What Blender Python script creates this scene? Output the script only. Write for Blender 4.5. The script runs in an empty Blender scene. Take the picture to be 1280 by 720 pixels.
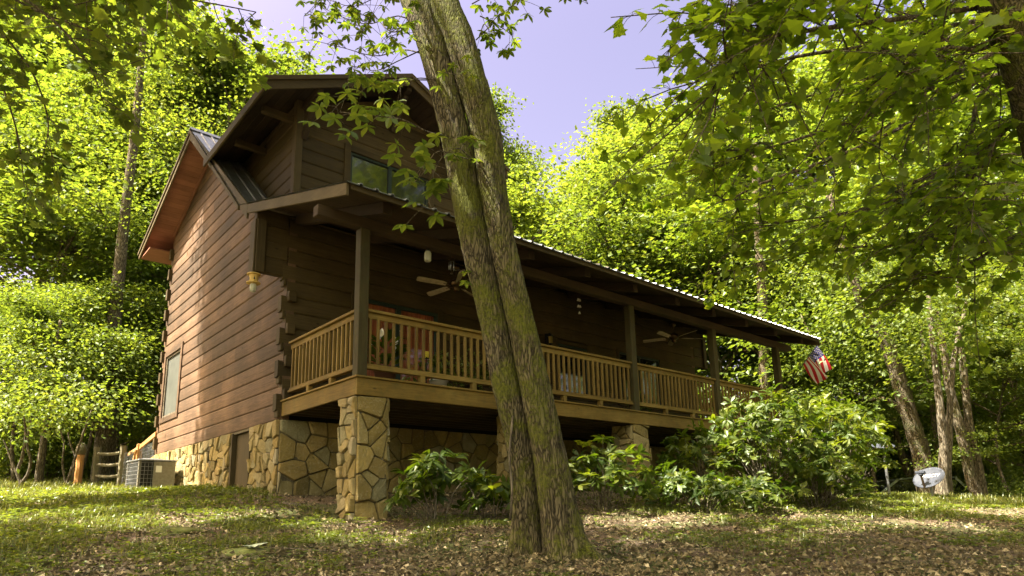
import bpy, math, random
import numpy as np
from mathutils import Vector, Matrix
C = bpy.context.scene
COL = C.collection
PI = math.pi
# ------------------------------------------------------------------ camera
CAM = np.array([-4.1313, -7.8779, -1.7801])
YAW, PITCH, ROLL, FOC, PPX, PPY = 41.141, 11.5423, -1.1943, 817.516, 638.0, 468.4
def _axes():
    y, p, r = np.radians([YAW, PITCH, ROLL])
    f = np.array([np.sin(y)*np.cos(p), np.cos(y)*np.cos(p), np.sin(p)])
    rt = np.array([np.cos(y), -np.sin(y), 0.]); up = np.cross(rt, f)
    return rt*np.cos(r)+up*np.sin(r), -rt*np.sin(r)+up*np.cos(r), f
RT, UP, FW = _axes()
def at(px, py, d):                       # a pixel of the 1280x720 photograph and a distance -> a point of the place
    return CAM + (FW + RT*(px-PPX)/FOC - UP*(py-PPY)/FOC)*d
cd = bpy.data.cameras.new('camera'); cam = bpy.data.objects.new('camera', cd); COL.objects.link(cam)
M = Matrix.Identity(4)
for i in range(3):
    M[i][0], M[i][1], M[i][2], M[i][3] = RT[i], UP[i], -FW[i], CAM[i]
cam.matrix_world = M
cd.sensor_width = 36; cd.lens = FOC/1280*36
cd.shift_x = (640-PPX)/1280; cd.shift_y = (PPY-360)/1280
cd.clip_start = .05; cd.clip_end = 2000
C.camera = cam
# ------------------------------------------------------------------ light
SUN = np.array([-.56, .11, .82]); SUN /= np.linalg.norm(SUN)
el = math.asin(SUN[2]); az = math.atan2(SUN[0], SUN[1])
w = bpy.data.worlds.new('World'); C.world = w; w.use_nodes = True
nt = w.node_tree; bg = nt.nodes['Background']
sky = nt.nodes.new('ShaderNodeTexSky'); sky.sky_type = 'NISHITA'; sky.sun_disc = False
sky.sun_elevation = el; sky.sun_rotation = az; sky.air_density = 1.2; sky.dust_density = 4.5; sky.ozone_density = 2
mul = nt.nodes.new('ShaderNodeMix'); mul.data_type = 'RGBA'; mul.blend_type = 'MULTIPLY'; mul.inputs[0].default_value = 1
mul.inputs[7].default_value = (1.50, 1.04, 1.0, 1)
nt.links.new(sky.outputs[0], mul.inputs[6])
# the sky is hazier and brighter round the sun and overhead than low in the north-east
tc = nt.nodes.new('ShaderNodeTexCoord'); dt = nt.nodes.new('ShaderNodeVectorMath'); dt.operation = 'DOT_PRODUCT'; dt.inputs[1].default_value = (-.50, -.30, .81)
nt.links.new(tc.outputs['Generated'], dt.inputs[0]); mr = nt.nodes.new('ShaderNodeMapRange'); mr.interpolation_type = 'SMOOTHSTEP'
mr.inputs['From Min'].default_value = .05; mr.inputs['From Max'].default_value = .9; mr.inputs['To Min'].default_value = .36; mr.inputs['To Max'].default_value = .95
nt.links.new(dt.outputs['Value'], mr.inputs['Value']); m2 = nt.nodes.new('ShaderNodeMix'); m2.data_type = 'RGBA'; m2.blend_type = 'MULTIPLY'; m2.inputs[0].default_value = 1
nt.links.new(mul.outputs[2], m2.inputs[6]); nt.links.new(mr.outputs[0], m2.inputs[7]); nt.links.new(m2.outputs[2], bg.inputs[0]); bg.inputs[1].default_value = .15
sl = bpy.data.lights.new('sun', 'SUN'); sl.energy = 5.0; sl.angle = math.radians(.6); sl.color = (1, .93, .78)
so = bpy.data.objects.new('sun', sl); COL.objects.link(so)
so.rotation_euler = Vector(SUN).to_track_quat('Z', 'Y').to_euler()
C.view_settings.view_transform = 'Standard'; C.view_settings.look = 'None'; C.view_settings.gamma = 1
C.view_settings.use_curve_mapping = False
C.view_settings.exposure = 2.5
C.render.engine = 'CYCLES'
C.cycles.use_denoising = True
C.cycles.max_bounces = 9; C.cycles.diffuse_bounces = 6; C.cycles.transmission_bounces = 4; C.cycles.glossy_bounces = 2
C.cycles.transparent_max_bounces = 4; C.cycles.sample_clamp_indirect = 6
C.render.resolution_x = 1024; C.render.resolution_y = 576
tn = nt.nodes.new('ShaderNodeMapRange'); tn.interpolation_type = 'SMOOTHSTEP'; tn.inputs['From Min'].default_value = .1; tn.inputs['From Max'].default_value = .8
nt.links.new(dt.outputs['Value'], tn.inputs['Value']); tm_ = nt.nodes.new('ShaderNodeMix'); tm_.data_type = 'RGBA'
tm_.inputs[6].default_value = (1.62, 1.07, 1.06, 1); tm_.inputs[7].default_value = (1.42, 1.16, .72, 1)
nt.links.new(tn.outputs[0], tm_.inputs[0]); nt.links.new(tm_.outputs[2], mul.inputs[7])
# ------------------------------------------------------------------ naming helpers
def tag(o, label=None, cat=None, group=None, kind=None):
    if label: o['label'] = label
    if cat: o['category'] = cat
    if group: o['group'] = group
    if kind: o['kind'] = kind
    return o
def empty(name, loc=(0, 0, 0), rz=0, label=None, cat=None, group=None):
    o = bpy.data.objects.new(name, None); COL.objects.link(o); o.location = loc; o.rotation_euler = (0, 0, rz)
    o.empty_display_size = .2
    return tag(o, label, cat, group)
def copy_tree(o, parent=None):
    c = o.copy(); COL.objects.link(c)
    if parent: c.parent = parent
    for ch in KIDS.get(o.name, []):
        d = copy_tree(ch, c)
    return c
KIDS = {}
def link(name, me, parent=None, mats=()):
    for m in mats: me.materials.append(m)
    o = bpy.data.objects.new(name, me); COL.objects.link(o)
    if parent:
        o.parent = parent; KIDS.setdefault(parent.name, []).append(o)
    return o
# ------------------------------------------------------------------ material helpers
class NT:
    def __init__(s, name):
        s.m = bpy.data.materials.new(name); s.m.use_nodes = True; s.t = s.m.node_tree; s.n = s.t.nodes
        s.p = s.n['Principled BSDF']; s.out = s.n['Material Output']
        s.p.inputs['Specular IOR Level'].default_value = .3
    def new(s, t, **k):
        x = s.n.new(t)
        for a, b in k.items(): setattr(x, a, b)
        return x
    def l(s, a, b): s.t.links.new(a, b)
    def coord(s, scale=(1, 1, 1), rot=(0, 0, 0)):
        c = s.new('ShaderNodeTexCoord'); m = s.new('ShaderNodeMapping')
        m.inputs['Scale'].default_value = scale; m.inputs['Rotation'].default_value = rot
        s.l(c.outputs['Object'], m.inputs[0]); return m.outputs[0]
    def noise(s, vec, scale, detail=6, rough=.6, dist=0):
        n = s.new('ShaderNodeTexNoise'); n.inputs['Scale'].default_value = scale; n.inputs['Detail'].default_value = detail
        n.inputs['Roughness'].default_value = rough; n.inputs['Distortion'].default_value = dist
        if vec is not None: s.l(vec, n.inputs['Vector'])
        return n.outputs['Fac']
    def ramp(s, fac, stops):
        r = s.new('ShaderNodeValToRGB'); e = r.color_ramp.elements
        while len(e) < len(stops): e.new(.5)
        for i, (p, c) in enumerate(stops):
            e[i].position = p; e[i].color = tuple(c)+(1,) if len(c) == 3 else c
        s.l(fac, r.inputs[0]); return r.outputs[0]
    def mix(s, fac, a, b, mode='MIX'):
        x = s.new('ShaderNodeMix'); x.data_type = 'RGBA'; x.blend_type = mode
        for v, i in ((fac, 0), (a, 6), (b, 7)):
            if isinstance(v, (int, float)): x.inputs[i].default_value = v
            elif isinstance(v, tuple): x.inputs[i].default_value = v+(1,) if len(v) == 3 else v
            else: s.l(v, x.inputs[i])
        return x.outputs[2]
    def math(s, op, a, b=0., c=0.):
        x = s.new('ShaderNodeMath', operation=op)
        for i, v in enumerate((a, b, c)):
            if isinstance(v, (int, float)): x.inputs[i].default_value = v
            else: s.l(v, x.inputs[i])
        return x.outputs[0]
    def attr(s, name='tint'):
        a = s.new('ShaderNodeAttribute'); a.attribute_name = name; return a.outputs['Fac']
    def bump(s, h, strength=.5, dist=.01):
        b = s.new('ShaderNodeBump'); b.inputs['Strength'].default_value = strength; b.inputs['Distance'].default_value = dist
        s.l(h, b.inputs['Height']); s.l(b.outputs[0], s.p.inputs['Normal'])
    def done(s, col=None, rough=.7, metal=0):
        if col is not None:
            if isinstance(col, tuple): s.p.inputs['Base Color'].default_value = col+(1,)
            else: s.l(col, s.p.inputs['Base Color'])
        if isinstance(rough, (int, float)): s.p.inputs['Roughness'].default_value = rough
        else: s.l(rough, s.p.inputs['Roughness'])
        s.p.inputs['Metallic'].default_value = metal
        return s.m
def wood(name, dark, mid, light, axis=0, rough=.75, green=0., grain=1.):
    s = NT(name)
    sc = [22., 22., 22.]; sc[axis] = 1.1
    v = s.coord(tuple(sc)); g = s.noise(v, 2.2*grain, 8, .7, .6)
    v2 = s.coord(); big = s.noise(v2, .9, 4, .6); sp = s.noise(v2, 9, 3, .6)
    t = s.attr()
    f = s.math('ADD', s.math('MULTIPLY', g, .75), s.math('MULTIPLY', t, .22)); f = s.math('ADD', f, s.math('MULTIPLY', big, .8)); f = s.math('SUBTRACT', f, .38)
    col = s.ramp(f, [(.18, dark), (.5, mid), (.85, light)])
    # knots
    kc = [2.6, 2.6, 2.6]; kc[axis] = 1.1
    vo = s.new('ShaderNodeTexVoronoi'); vo.inputs['Scale'].default_value = 1.6; s.l(s.coord(tuple(kc)), vo.inputs['Vector'])
    kn = s.ramp(vo.outputs['Distance'], [(.035, (1, 1, 1)), (.075, (0, 0, 0))])
    col = s.mix(s.math('MULTIPLY', kn, .7), col, tuple(c*.35 for c in dark))
    if green:
        gm = s.ramp(sp, [(.45, (0, 0, 0)), (.75, (green, green, green))])
        col = s.mix(gm, col, (.045, .06, .02))
    s.bump(g, .5, .006)
    return s.done(col, rough)
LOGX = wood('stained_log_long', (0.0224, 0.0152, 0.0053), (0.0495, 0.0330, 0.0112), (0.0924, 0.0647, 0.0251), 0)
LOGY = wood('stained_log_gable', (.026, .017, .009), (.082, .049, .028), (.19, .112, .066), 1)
LOGZ = wood('stained_trim_upright', (0.0294, 0.0210, 0.0084), (0.0616, 0.0434, 0.0175), (0.1085, 0.0770, 0.0315), 2)
PINKY = wood('soffit_board', (0.1150, 0.0517, 0.0299), (0.2300, 0.1035, 0.0633), (0.3335, 0.1610, 0.1035), 0)
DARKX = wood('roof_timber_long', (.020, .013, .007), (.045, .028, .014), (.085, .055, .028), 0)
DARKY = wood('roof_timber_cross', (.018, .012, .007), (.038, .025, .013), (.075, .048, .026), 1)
DARKZ = wood('porch_post_timber', (0.0176, 0.0136, 0.0040), (0.0448, 0.0336, 0.0104), (0.0880, 0.0680, 0.0240), 2, green=.35)
RAILX = wood('golden_rail_long', (0.0765, 0.0459, 0.0092), (0.1722, 0.1071, 0.0229), (0.2907, 0.1989, 0.0574), 0, green=.35)
RAILY = wood('golden_rail_cross', (0.0765, 0.0459, 0.0092), (0.1722, 0.1071, 0.0229), (0.2907, 0.1989, 0.0574), 1, green=.35)
RAILZ = wood('golden_baluster', (0.0688, 0.0398, 0.0092), (0.1530, 0.0956, 0.0214), (0.2525, 0.1683, 0.0498), 2, green=.2)
FASC = wood('weathered_fascia', (0.0338, 0.0248, 0.0112), (0.0750, 0.0555, 0.0255), (0.1350, 0.1013, 0.0510), 1)
NEWW = wood('new_fence_timber', (.28, .13, .045), (.48, .25, .09), (.62, .38, .17), 2)
OLDW = wood('old_fence_timber', (.08, .065, .04), (.17, .145, .09), (.28, .24, .16), 0, green=.5)
def stone_mat(name):
    s = NT(name); v = s.coord(); t = s.attr()
    n1 = s.noise(v, 7, 8, .65, .4); n2 = s.noise(v, 28, 6, .7)
    base = s.ramp(t, [(0., (.13, .10, .035)), (.2, (.24, .17, .05)), (.4, (.36, .265, .09)), (.55, (.21, .20, .12)), (.7, (.44, .34, .16)), (.85, (.30, .20, .055)), (1., (.40, .36, .26))])
    col = s.mix(s.ramp(n1, [(.3, (0, 0, 0)), (.7, (.6, .6, .6))]), base, (.17, .125, .05))
    col = s.mix(s.ramp(n2, [(.52, (0, 0, 0)), (.68, (.45, .45, .45))]), col, (.42, .36, .24))
    h = s.math('ADD', s.math('MULTIPLY', n1, .7), s.math('MULTIPLY', n2, .4))
    s.bump(h, 1., .045); return s.done(s.mix(s.ramp(s.noise(v, 2.3, 5, .7), [(.35, (0, 0, 0)), (.7, (.35, .35, .35))]), col, (.12, .10, .04)), .85)
STONE = stone_mat('veneer_stone')
s = NT('mortar'); v = s.coord(); n = s.noise(v, 40, 4); s.bump(n, .5, .01)
MORTAR = s.done(s.ramp(n, [(.3, (.06, .05, .03)), (.7, (.14, .115, .075))]), .95)
s = NT('galvanised_roof'); v = s.coord((1, 1, 1)); n = s.noise(v, 2.5, 8, .7, 1.)
n2 = s.noise(s.coord((14, .8, .8)), 2, 5)
col = s.ramp(s.math('ADD', s.math('MULTIPLY', n, .6), s.math('MULTIPLY', n2, .4)), [(.3, (.10, .095, .08)), (.48, (.21, .215, .22)), (.65, (.34, .355, .38))])
METAL = s.done(col, .42, .65)
s = NT('black_metal'); BLACK = s.done((.018, .018, .018), .45, .3)
s = NT('green_window_frame'); GREENF = s.done((.018, .030, .024), .45)
s = NT('window_glass'); v = s.coord(); n = s.noise(v, 1.3, 2); s.bump(n, .08, .02)
s.p.inputs['Specular IOR Level'].default_value = 1.0
GLASS = s.done((.012, .014, .012), .06)
s.p.inputs['Coat Weight'].default_value = .6
s = NT('screen_mesh'); v = s.coord(); n = s.noise(v, 3, 3); SCREEN = s.done(s.ramp(n, [(.3, (.055, .06, .055)), (.7, (.09, .095, .085))]), .5)
s = NT('red_curtain'); v = s.coord((14, 1, .6)); n = s.noise(v, 2.2, 4); s.bump(n, .8, .03)
CURT = s.done(s.ramp(n, [(.3, (.17, .045, .02)), (.7, (.42, .14, .07))]), .9)
s = NT('white_plastic'); WHITE = s.done((.72, .70, .64), .4)
s = NT('cream_blade'); v = s.coord(); n = s.noise(v, 12, 4); BLADE = s.done(s.ramp(n, [(.3, (.30, .25, .16)), (.7, (.50, .43, .30))]), .5)
s = NT('dark_interior'); DARKIN = s.done((.008, .007, .006), .9)
s = NT('bronze'); BRONZE = s.done((.09, .06, .03), .35, .8)
# bark
def bark(name, c0, c1, c2, moss, mossamt, sc=1.):
    s = NT(name); v = s.coord((1, 1, .16)); v2 = s.coord()
    r = s.new('ShaderNodeTexVoronoi', feature='DISTANCE_TO_EDGE'); r.inputs['Scale'].default_value = 26*sc
    nz = s.noise(v2, 9*sc, 4); w_ = s.new('ShaderNodeVectorMath', operation='MULTIPLY_ADD')
    cn = s.new('ShaderNodeTexNoise'); cn.inputs['Scale'].default_value = 12*sc; s.l(v, cn.inputs['Vector'])
    w_.inputs[1].default_value = (.12, .12, .12); s.l(cn.outputs['Color'], w_.inputs[0]); s.l(v, w_.inputs[2]); s.l(w_.outputs[0], r.inputs['Vector'])
    g = s.noise(v, 34*sc, 8, .7); g2 = s.noise(s.coord((1, 1, .06)), 26*sc, 6, .65, .8); h = s.math('ADD', s.math('MULTIPLY', s.math('MINIMUM', r.outputs['Distance'], .22), 1.3), s.math('ADD', s.math('MULTIPLY', g, .28), s.math('MULTIPLY', g2, .45)))
    col = s.ramp(h, [(.34, c0), (.52, c1), (.74, c2)])
    m = s.noise(v2, 2.2*sc, 6, .65, .5); m2 = s.noise(v2, 30*sc, 4)
    mm = s.math('ADD', m, s.math('MULTIPLY', s.math('SUBTRACT', m2, .5), .35))
    mk = s.ramp(mm, [(.60-mossamt*.3, (0, 0, 0)), (.78-mossamt*.3, (.9, .9, .9))])
    col = s.mix(mk, col, s.ramp(m2, [(.3, tuple(c*.45 for c in moss)), (.7, moss)]))
    s.bump(s.math('ADD', h, s.math('MULTIPLY', m2, .3)), 1., .035/sc); return s.done(col, .92)
BARK_MAIN = bark('mossy_furrowed_bark', (0.0130, 0.0101, 0.0050), (0.0612, 0.0490, 0.0245), (0.1800, 0.1476, 0.0864), (.115, .125, .010), .54, 1.3)
BARK = bark('grey_brown_bark', (.03, .024, .015), (.10, .08, .05), (.20, .165, .11), (.07, .085, .02), .25, .8)
BARKL = bark('pale_bark', (0.0434, 0.0341, 0.0217), (0.1240, 0.1023, 0.0713), (0.2108, 0.1798, 0.1302), (0.0558, 0.0620, 0.0186), .12, .8)
def leafm(name, d0, d1, d2, tmul=(1.9, 2.0, .9), tw=.5, gloss=.07, rough=.38):
    s = NT(name); s.n.remove(s.p)
    t = s.attr(); oi = s.new('ShaderNodeObjectInfo')
    f = s.math('ADD', s.math('MULTIPLY', t, .8), s.math('MULTIPLY', oi.outputs['Random'], .2))
    col = s.ramp(f, [(.1, d0), (.5, d1), (.92, d2)])
    df = s.new('ShaderNodeBsdfDiffuse'); tr = s.new('ShaderNodeBsdfTranslucent'); gl = s.new('ShaderNodeBsdfGlossy'); gl.inputs['Roughness'].default_value = rough
    gl.inputs['Color'].default_value = (.85, .95, .8, 1)
    s.l(col, df.inputs[0]); s.l(s.mix(1., col, tmul, 'MULTIPLY'), tr.inputs[0])
    m1 = s.new('ShaderNodeMixShader'); m1.inputs[0].default_value = tw; s.l(df.outputs[0], m1.inputs[1]); s.l(tr.outputs[0], m1.inputs[2])
    m2 = s.new('ShaderNodeMixShader'); m2.inputs[0].default_value = gloss; s.l(m1.outputs[0], m2.inputs[1]); s.l(gl.outputs[0], m2.inputs[2])
    s.l(m2.outputs[0], s.out.inputs[0]); return s.m
LEAF_A = leafm('broad_leaf_green', (.045, .075, .012), (.085, .125, .018), (.145, .175, .03), (2.0, 1.9, .9), .5, .03, .5)
LEAF_B = leafm('broad_leaf_deep', (.038, .064, .009), (.072, .108, .012), (.13, .155, .018), (2.0, 2.0, .9), .5, .03, .5)
LEAF_M = leafm('maple_leaf_green', (.040, .070, .008), (.072, .112, .011), (.125, .16, .018), (3.2, 3.1, 1.0), .64, .025, .5)
LEAF_R = leafm('rhododendron_leaf', (0.0234, 0.0452, 0.0055), (0.0546, 0.0819, 0.0078), (0.1326, 0.1482, 0.0140), (2.1, 2.2, .7), .45, .03, .45)
LEAF_W = leafm('weed_leaf', (.055, .080, .012), (.100, .130, .018), (.17, .19, .03), (1.9, 1.9, .8), .45, .05)
GRASSM = leafm('grass_blade', (.05, .062, .012), (.10, .110, .02), (.22, .20, .07), (1.7, 1.8, .8), .4, .04)
s = NT('dry_leaf_litter'); t = s.attr()
LITTER = s.done(s.ramp(t, [(0, (0.0605, 0.0504, 0.0252)), (.35, (0.1310, 0.1008, 0.0504)), (.6, (0.2218, 0.1764, 0.0958)), (.85, (0.3629, 0.2923, 0.1714)), (1, (0.4838, 0.4133, 0.2722))]), .75)
# ------------------------------------------------------------------ numpy mesh helpers
def npmesh(name, V, F, tint=None, smooth=False):
    """V (n,3), F (m,k) with constant k, or list of such arrays"""
    me = bpy.data.meshes.new(name)
    Fs = F if isinstance(F, list) else [F]
    Fs = [f for f in Fs if len(f)]
    nl = sum(f.size for f in Fs); nf = sum(len(f) for f in Fs)
    me.vertices.add(len(V)); me.vertices.foreach_set('co', np.asarray(V, dtype=np.float32).ravel())
    me.loops.add(nl); me.loops.foreach_set('vertex_index', np.concatenate([f.ravel() for f in Fs]).astype(np.int32))
    me.polygons.add(nf)
    tot = np.concatenate([np.full(len(f), f.shape[1]) for f in Fs]); st = np.concatenate([[0], np.cumsum(tot)[:-1]])
    me.polygons.foreach_set('loop_start', st.astype(np.int32)); me.polygons.foreach_set('loop_total', tot.astype(np.int32))
    me.polygons.foreach_set('use_smooth', np.full(nf, smooth))
    if tint is not None:
        a = me.attributes.new('tint', 'FLOAT', 'POINT'); a.data.foreach_set('value', np.asarray(tint, dtype=np.float32))
    me.update(calc_edges=True)
    return me
def unit(a):
    a = np.asarray(a, float); return a/np.maximum(np.linalg.norm(a, axis=-1, keepdims=True), 1e-9)
DIAMOND = (np.array([[0, 0, 0], [.42, .36, .07], [1, 0, -.06], [.42, -.36, .07]]), np.array([[0, 1, 2], [0, 2, 3]]))
def _oval():
    pts = [[0, 0, 0], [.22, .17, .03], [.55, .24, .02], [.84, .13, -.05], [1, 0, -.14], [.84, -.13, -.05], [.55, -.24, .02], [.22, -.17, .03], [.55, 0, -.03]]
    F = [[8, i, i+1] for i in range(0, 7)]+[[8, 7, 0]]
    return np.array(pts), np.array(F)
OVAL = _oval()
def _long():
    pts = [[0, 0, 0], [.3, .14, .03], [.65, .19, .0], [1, 0, -.16], [.65, -.19, .0], [.3, -.14, .03], [.3, 0, .0], [.65, 0, -.04]]
    F = [[0, 1, 6], [1, 2, 7], [1, 7, 6], [2, 3, 7], [0, 6, 5], [6, 7, 5], [7, 4, 5], [7, 3, 4]]
    return np.array(pts), np.array(F)
LONG = _long()
def _maple():
    o = [(0, 0), (.10, .20), (-.02, .42), (.22, .36), (.34, .56), (.50, .34), (.66, .30), (.72, .18), (1.0, 0)]
    o = o+[(x, -y) for x, y in o[-2:0:-1]]
    pts = [[.36, 0, .0]]+[[x, y, -.18*abs(y)-.10*max(0, x-.5)] for x, y in o]
    n = len(o); F = [[0, 1+i, 1+(i+1) % n] for i in range(n)]
    return np.array(pts), np.array(F)
MAPLE = _maple()
def leaves(P, A, N, L, tmpl, rng, tint):
    """P centres, A axis directions, N rough normals, L lengths, tint per leaf -> V, F, tintV"""
    T, F = tmpl; n = len(P); k = len(T)
    A = unit(A); N = unit(N - (N*A).sum(1, keepdims=True)*A); S = np.cross(N, A)
    L = np.asarray(L).reshape(-1, 1, 1)
    cur = rng.uniform(.4, 1.8, (n, 1, 1))
    V = P[:, None, :] + L*(A[:, None, :]*T[None, :, 0:1] + S[:, None, :]*T[None, :, 1:2] + N[:, None, :]*T[None, :, 2:3]*cur)
    FF = (F[None]+(np.arange(n)*k)[:, None, None]).reshape(-1, F.shape[1])
    return V.reshape(-1, 3), FF, np.repeat(tint, k)
def join(parts):
    V = []; F = {}; T = []; o = 0
    for v, f, t in parts:
        V.append(v); T.append(t)
        for g in (f if isinstance(f, list) else [f]):
            F.setdefault(g.shape[1], []).append(g+o)
        o += len(v)
    return np.concatenate(V), [np.concatenate(x) for x in F.values()], np.concatenate(T)
def tube(path, rad, seg=8, noise=0., rng=None, lobes=0, cap=True):
    path = np.asarray(path, float); n = len(path); rad = np.broadcast_to(np.asarray(rad, float), (n,))
    t = unit(np.gradient(path, axis=0)); ref = np.array([.13, .97, .2]) if abs(t[0][2]) > .8 else np.array([0, 0, 1.])
    V = []
    u = unit(np.cross(ref, t[0]))
    for i in range(n):
        u = unit(u - (u@t[i])*t[i]); w_ = np.cross(t[i], u)
        a = np.arange(seg)*2*PI/seg
        r = rad[i]*np.ones(seg)
        if noise: r = r*(1+rng.normal(0, noise, seg))
        if lobes: r = r*(1+.07*np.sin(a*lobes+i*.15)+.04*np.sin(a*(lobes+3)-i*.21))
        V.append(path[i]+np.outer(np.cos(a)*r, u)+np.outer(np.sin(a)*r, w_))
    V = np.concatenate(V); i = np.arange((n-1)*seg); j = i//seg*seg+(i+1) % seg
    F = np.stack([i, j, j+seg, i+seg], 1)
    fs = [F]
    if cap:
        V = np.concatenate([V, path[[0]], path[[-1]]]); a = np.arange(seg); b = (a+1) % seg
        fs.append(np.stack([np.full(seg, n*seg), b, a], 1)); o = (n-1)*seg
        fs.append(np.stack([np.full(seg, n*seg+1), a+o, b+o], 1))
    return V, fs, np.zeros(len(V))
def smooth_path(pts, n):
    pts = np.asarray(pts, float); m = len(pts)
    t = np.linspace(0, m-1, n); out = []
    for x in t:
        i = min(int(x), m-2); f = x-i
        p0, p1, p2, p3 = pts[max(i-1, 0)], pts[i], pts[i+1], pts[min(i+2, m-1)]
        out.append(.5*((2*p1)+(-p0+p2)*f+(2*p0-5*p1+4*p2-p3)*f*f+(-p0+3*p1-3*p2+p3)*f**3))
    return np.array(out)
class MB:
    """collects boxes, prisms and tubes, built as ONE mesh"""
    def __init__(s): s.v = []; s.f = []; s.t = []; s.n = 0
    def add(s, V, F, tint=0.):
        s.v += [tuple(p) for p in V]; s.f += [tuple(i+s.n for i in f) for f in F]
        s.t += [tint]*len(V); s.n += len(V); return s
    def box(s, a, b, tint=None):
        (x0, y0, z0), (x1, y1, z1) = a, b
        x0, x1 = min(x0, x1), max(x0, x1); y0, y1 = min(y0, y1), max(y0, y1); z0, z1 = min(z0, z1), max(z0, z1)
        V = [(x0, y0, z0), (x1, y0, z0), (x1, y1, z0), (x0, y1, z0), (x0, y0, z1), (x1, y0, z1), (x1, y1, z1), (x0, y1, z1)]
        return s.add(V, BOXF, random.random() if tint is None else tint)
    def beam(s, p, q, w_, h, up=(0, 0, 1), tint=None):
        p = Vector(p); q = Vector(q); d = (q-p).normalized(); sd = d.cross(Vector(up)).normalized(); u = sd.cross(d)
        V = []
        for e in (p, q):
            for a, b in ((-1, -1), (1, -1), (1, 1), (-1, 1)): V.append(e+sd*a*w_/2+u*b*h/2)
        return s.add(V, [(0, 1, 2, 3), (7, 6, 5, 4), (0, 4, 5, 1), (1, 5, 6, 2), (2, 6, 7, 3), (3, 7, 4, 0)], random.random() if tint is None else tint)
    def prism(s, poly, ext, tint=None):           # poly: 3D points; ext: extrusion vector
        n = len(poly); e = Vector(ext); V = [Vector(p) for p in poly]+[Vector(p)+e for p in poly]
        F = [tuple(range(n-1, -1, -1)), tuple(range(n, 2*n))]+[(i, (i+1) % n, (i+1) % n+n, i+n) for i in range(n)]
        return s.add(V, F, random.random() if tint is None else tint)
    def tube(s, path, rad, seg=8, tint=0):
        V, fs, _ = tube(path, rad, seg)
        return s.add(V, [tuple(int(i) for i in f) for g in fs for f in g], tint)
    def lathe(s, prof, c=(0, 0, 0), seg=16, tint=0):
        V = []; F = []; m = len(prof)
        for k in range(seg):
            a = 2*PI*k/seg
            for r, z in prof: V.append((c[0]+r*math.cos(a), c[1]+r*math.sin(a), c[2]+z))
        for k in range(seg):
            for i in range(m-1):
                F.append((k*m+i, (k+1) % seg*m+i, (k+1) % seg*m+i+1, k*m+i+1))
        return s.add(V, F, tint)
    def build(s, name, mat, parent=None, bevel=0., smooth=False, seg=1):
        me = bpy.data.meshes.new(name); me.from_pydata([tuple(v) for v in s.v], [], s.f)
        a = me.attributes.new('tint', 'FLOAT', 'POINT'); a.data.foreach_set('value', s.t)
        bm = __import__('bmesh').new(); bm.from_mesh(me); __import__('bmesh').ops.recalc_face_normals(bm, faces=bm.faces); bm.to_mesh(me); bm.free()
        if smooth: me.polygons.foreach_set('use_smooth', [True]*len(me.polygons))
        o = link(name, me, parent, [mat])
        if bevel:
            m = o.modifiers.new('edge', 'BEVEL'); m.width = bevel; m.segments = seg; m.limit_method = 'ANGLE'; m.angle_limit = .6
        return o
BOXF = [(0, 3, 2, 1), (4, 5, 6, 7), (0, 1, 5, 4), (1, 2, 6, 5), (2, 3, 7, 6), (3, 0, 4, 7)]
random.seed(5)
# ================================================================== GROUND
_gp = []
for px, py, d in [(0, 719, 5.1), (320, 719, 5.0), (640, 719, 5.0), (960, 719, 5.0), (1279, 719, 5.2), (690, 697, 5.9), (450, 648, 8.8), (345, 613, 11.0),
                  (245, 612, 14), (194, 613, 16), (120, 610, 19), (0, 640, 9), (0, 613, 16), (0, 606, 24), (560, 636, 10), (815, 612, 12.2), (960, 645, 10),
                  (1279, 682, 7), (1279, 634, 14), (1090, 624, 14.5), (1180, 620, 17), (1000, 618, 17), (1280, 618, 28), (200, 604, 26)]:
    _gp.append(at(px, py, d))
_gp += [np.array(p) for p in [(-4, -12, -3.4), (-12, -8, -2.9), (-12, 2, -2.1), (5, -13, -3.3), (14, -14, -3.2), (4, 6, -1.3), (10, 6, -1.4), (30, 30, -1.), (0, 40, -.6), (-25, 25, -.9), (45, 5, -1.8), (45, -25, -2.4), (-30, -20, -2.8), (0, -40, -3.6), (40, 50, -.6)]]
_c = at(1124, 612, 24); _gp += [np.array([_c[0], _c[1], -2.5])]
_gp = np.array(_gp)
def _tps():
    n = len(_gp); X = _gp[:, :2]/10
    d = np.linalg.norm(X[:, None]-X[None], axis=2); K = np.where(d > 0, d*d*np.log(d+1e-12), 0)+np.eye(n)*.02
    P = np.hstack([np.ones((n, 1)), X]); A = np.block([[K, P], [P.T, np.zeros((3, 3))]])
    return np.linalg.solve(A, np.concatenate([_gp[:, 2], np.zeros(3)]))
_tw = _tps()
def gz(x, y):
    x = np.asarray(x, float); y = np.asarray(y, float); sh = x.shape
    Q = np.stack([x.ravel(), y.ravel()], 1)/10; X = _gp[:, :2]/10
    d = np.linalg.norm(Q[:, None]-X[None], axis=2)
    z = (np.where(d > 0, d*d*np.log(d+1e-12), 0))@_tw[:len(X)]+_tw[len(X)]+Q@_tw[-2:]
    r = np.linalg.norm(Q*10, axis=1); k = np.clip((r-38)/25, 0, 1); k = k*k*(3-2*k)
    z = z*(1-k)+(-1.4)*k
    return z.reshape(sh)
def g(x, y): return float(gz(np.array([x]), np.array([y]))[0])
def axis_coords(lo, hi, step, far):
    c = list(np.arange(lo, hi, step)); st = step; x = c[-1]
    while x < far: st *= 1.25; x += st; c.append(x)
    st = step; x = c[0]; pre = []
    while x > -far: st *= 1.25; x -= st; pre.append(x)
    return np.array(pre[::-1]+c)
gx = axis_coords(-9, 20, .12, 900); gy = axis_coords(-9, 13, .12, 900)
XX, YY = np.meshgrid(gx, gy)
rng = np.random.default_rng(3)
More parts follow.
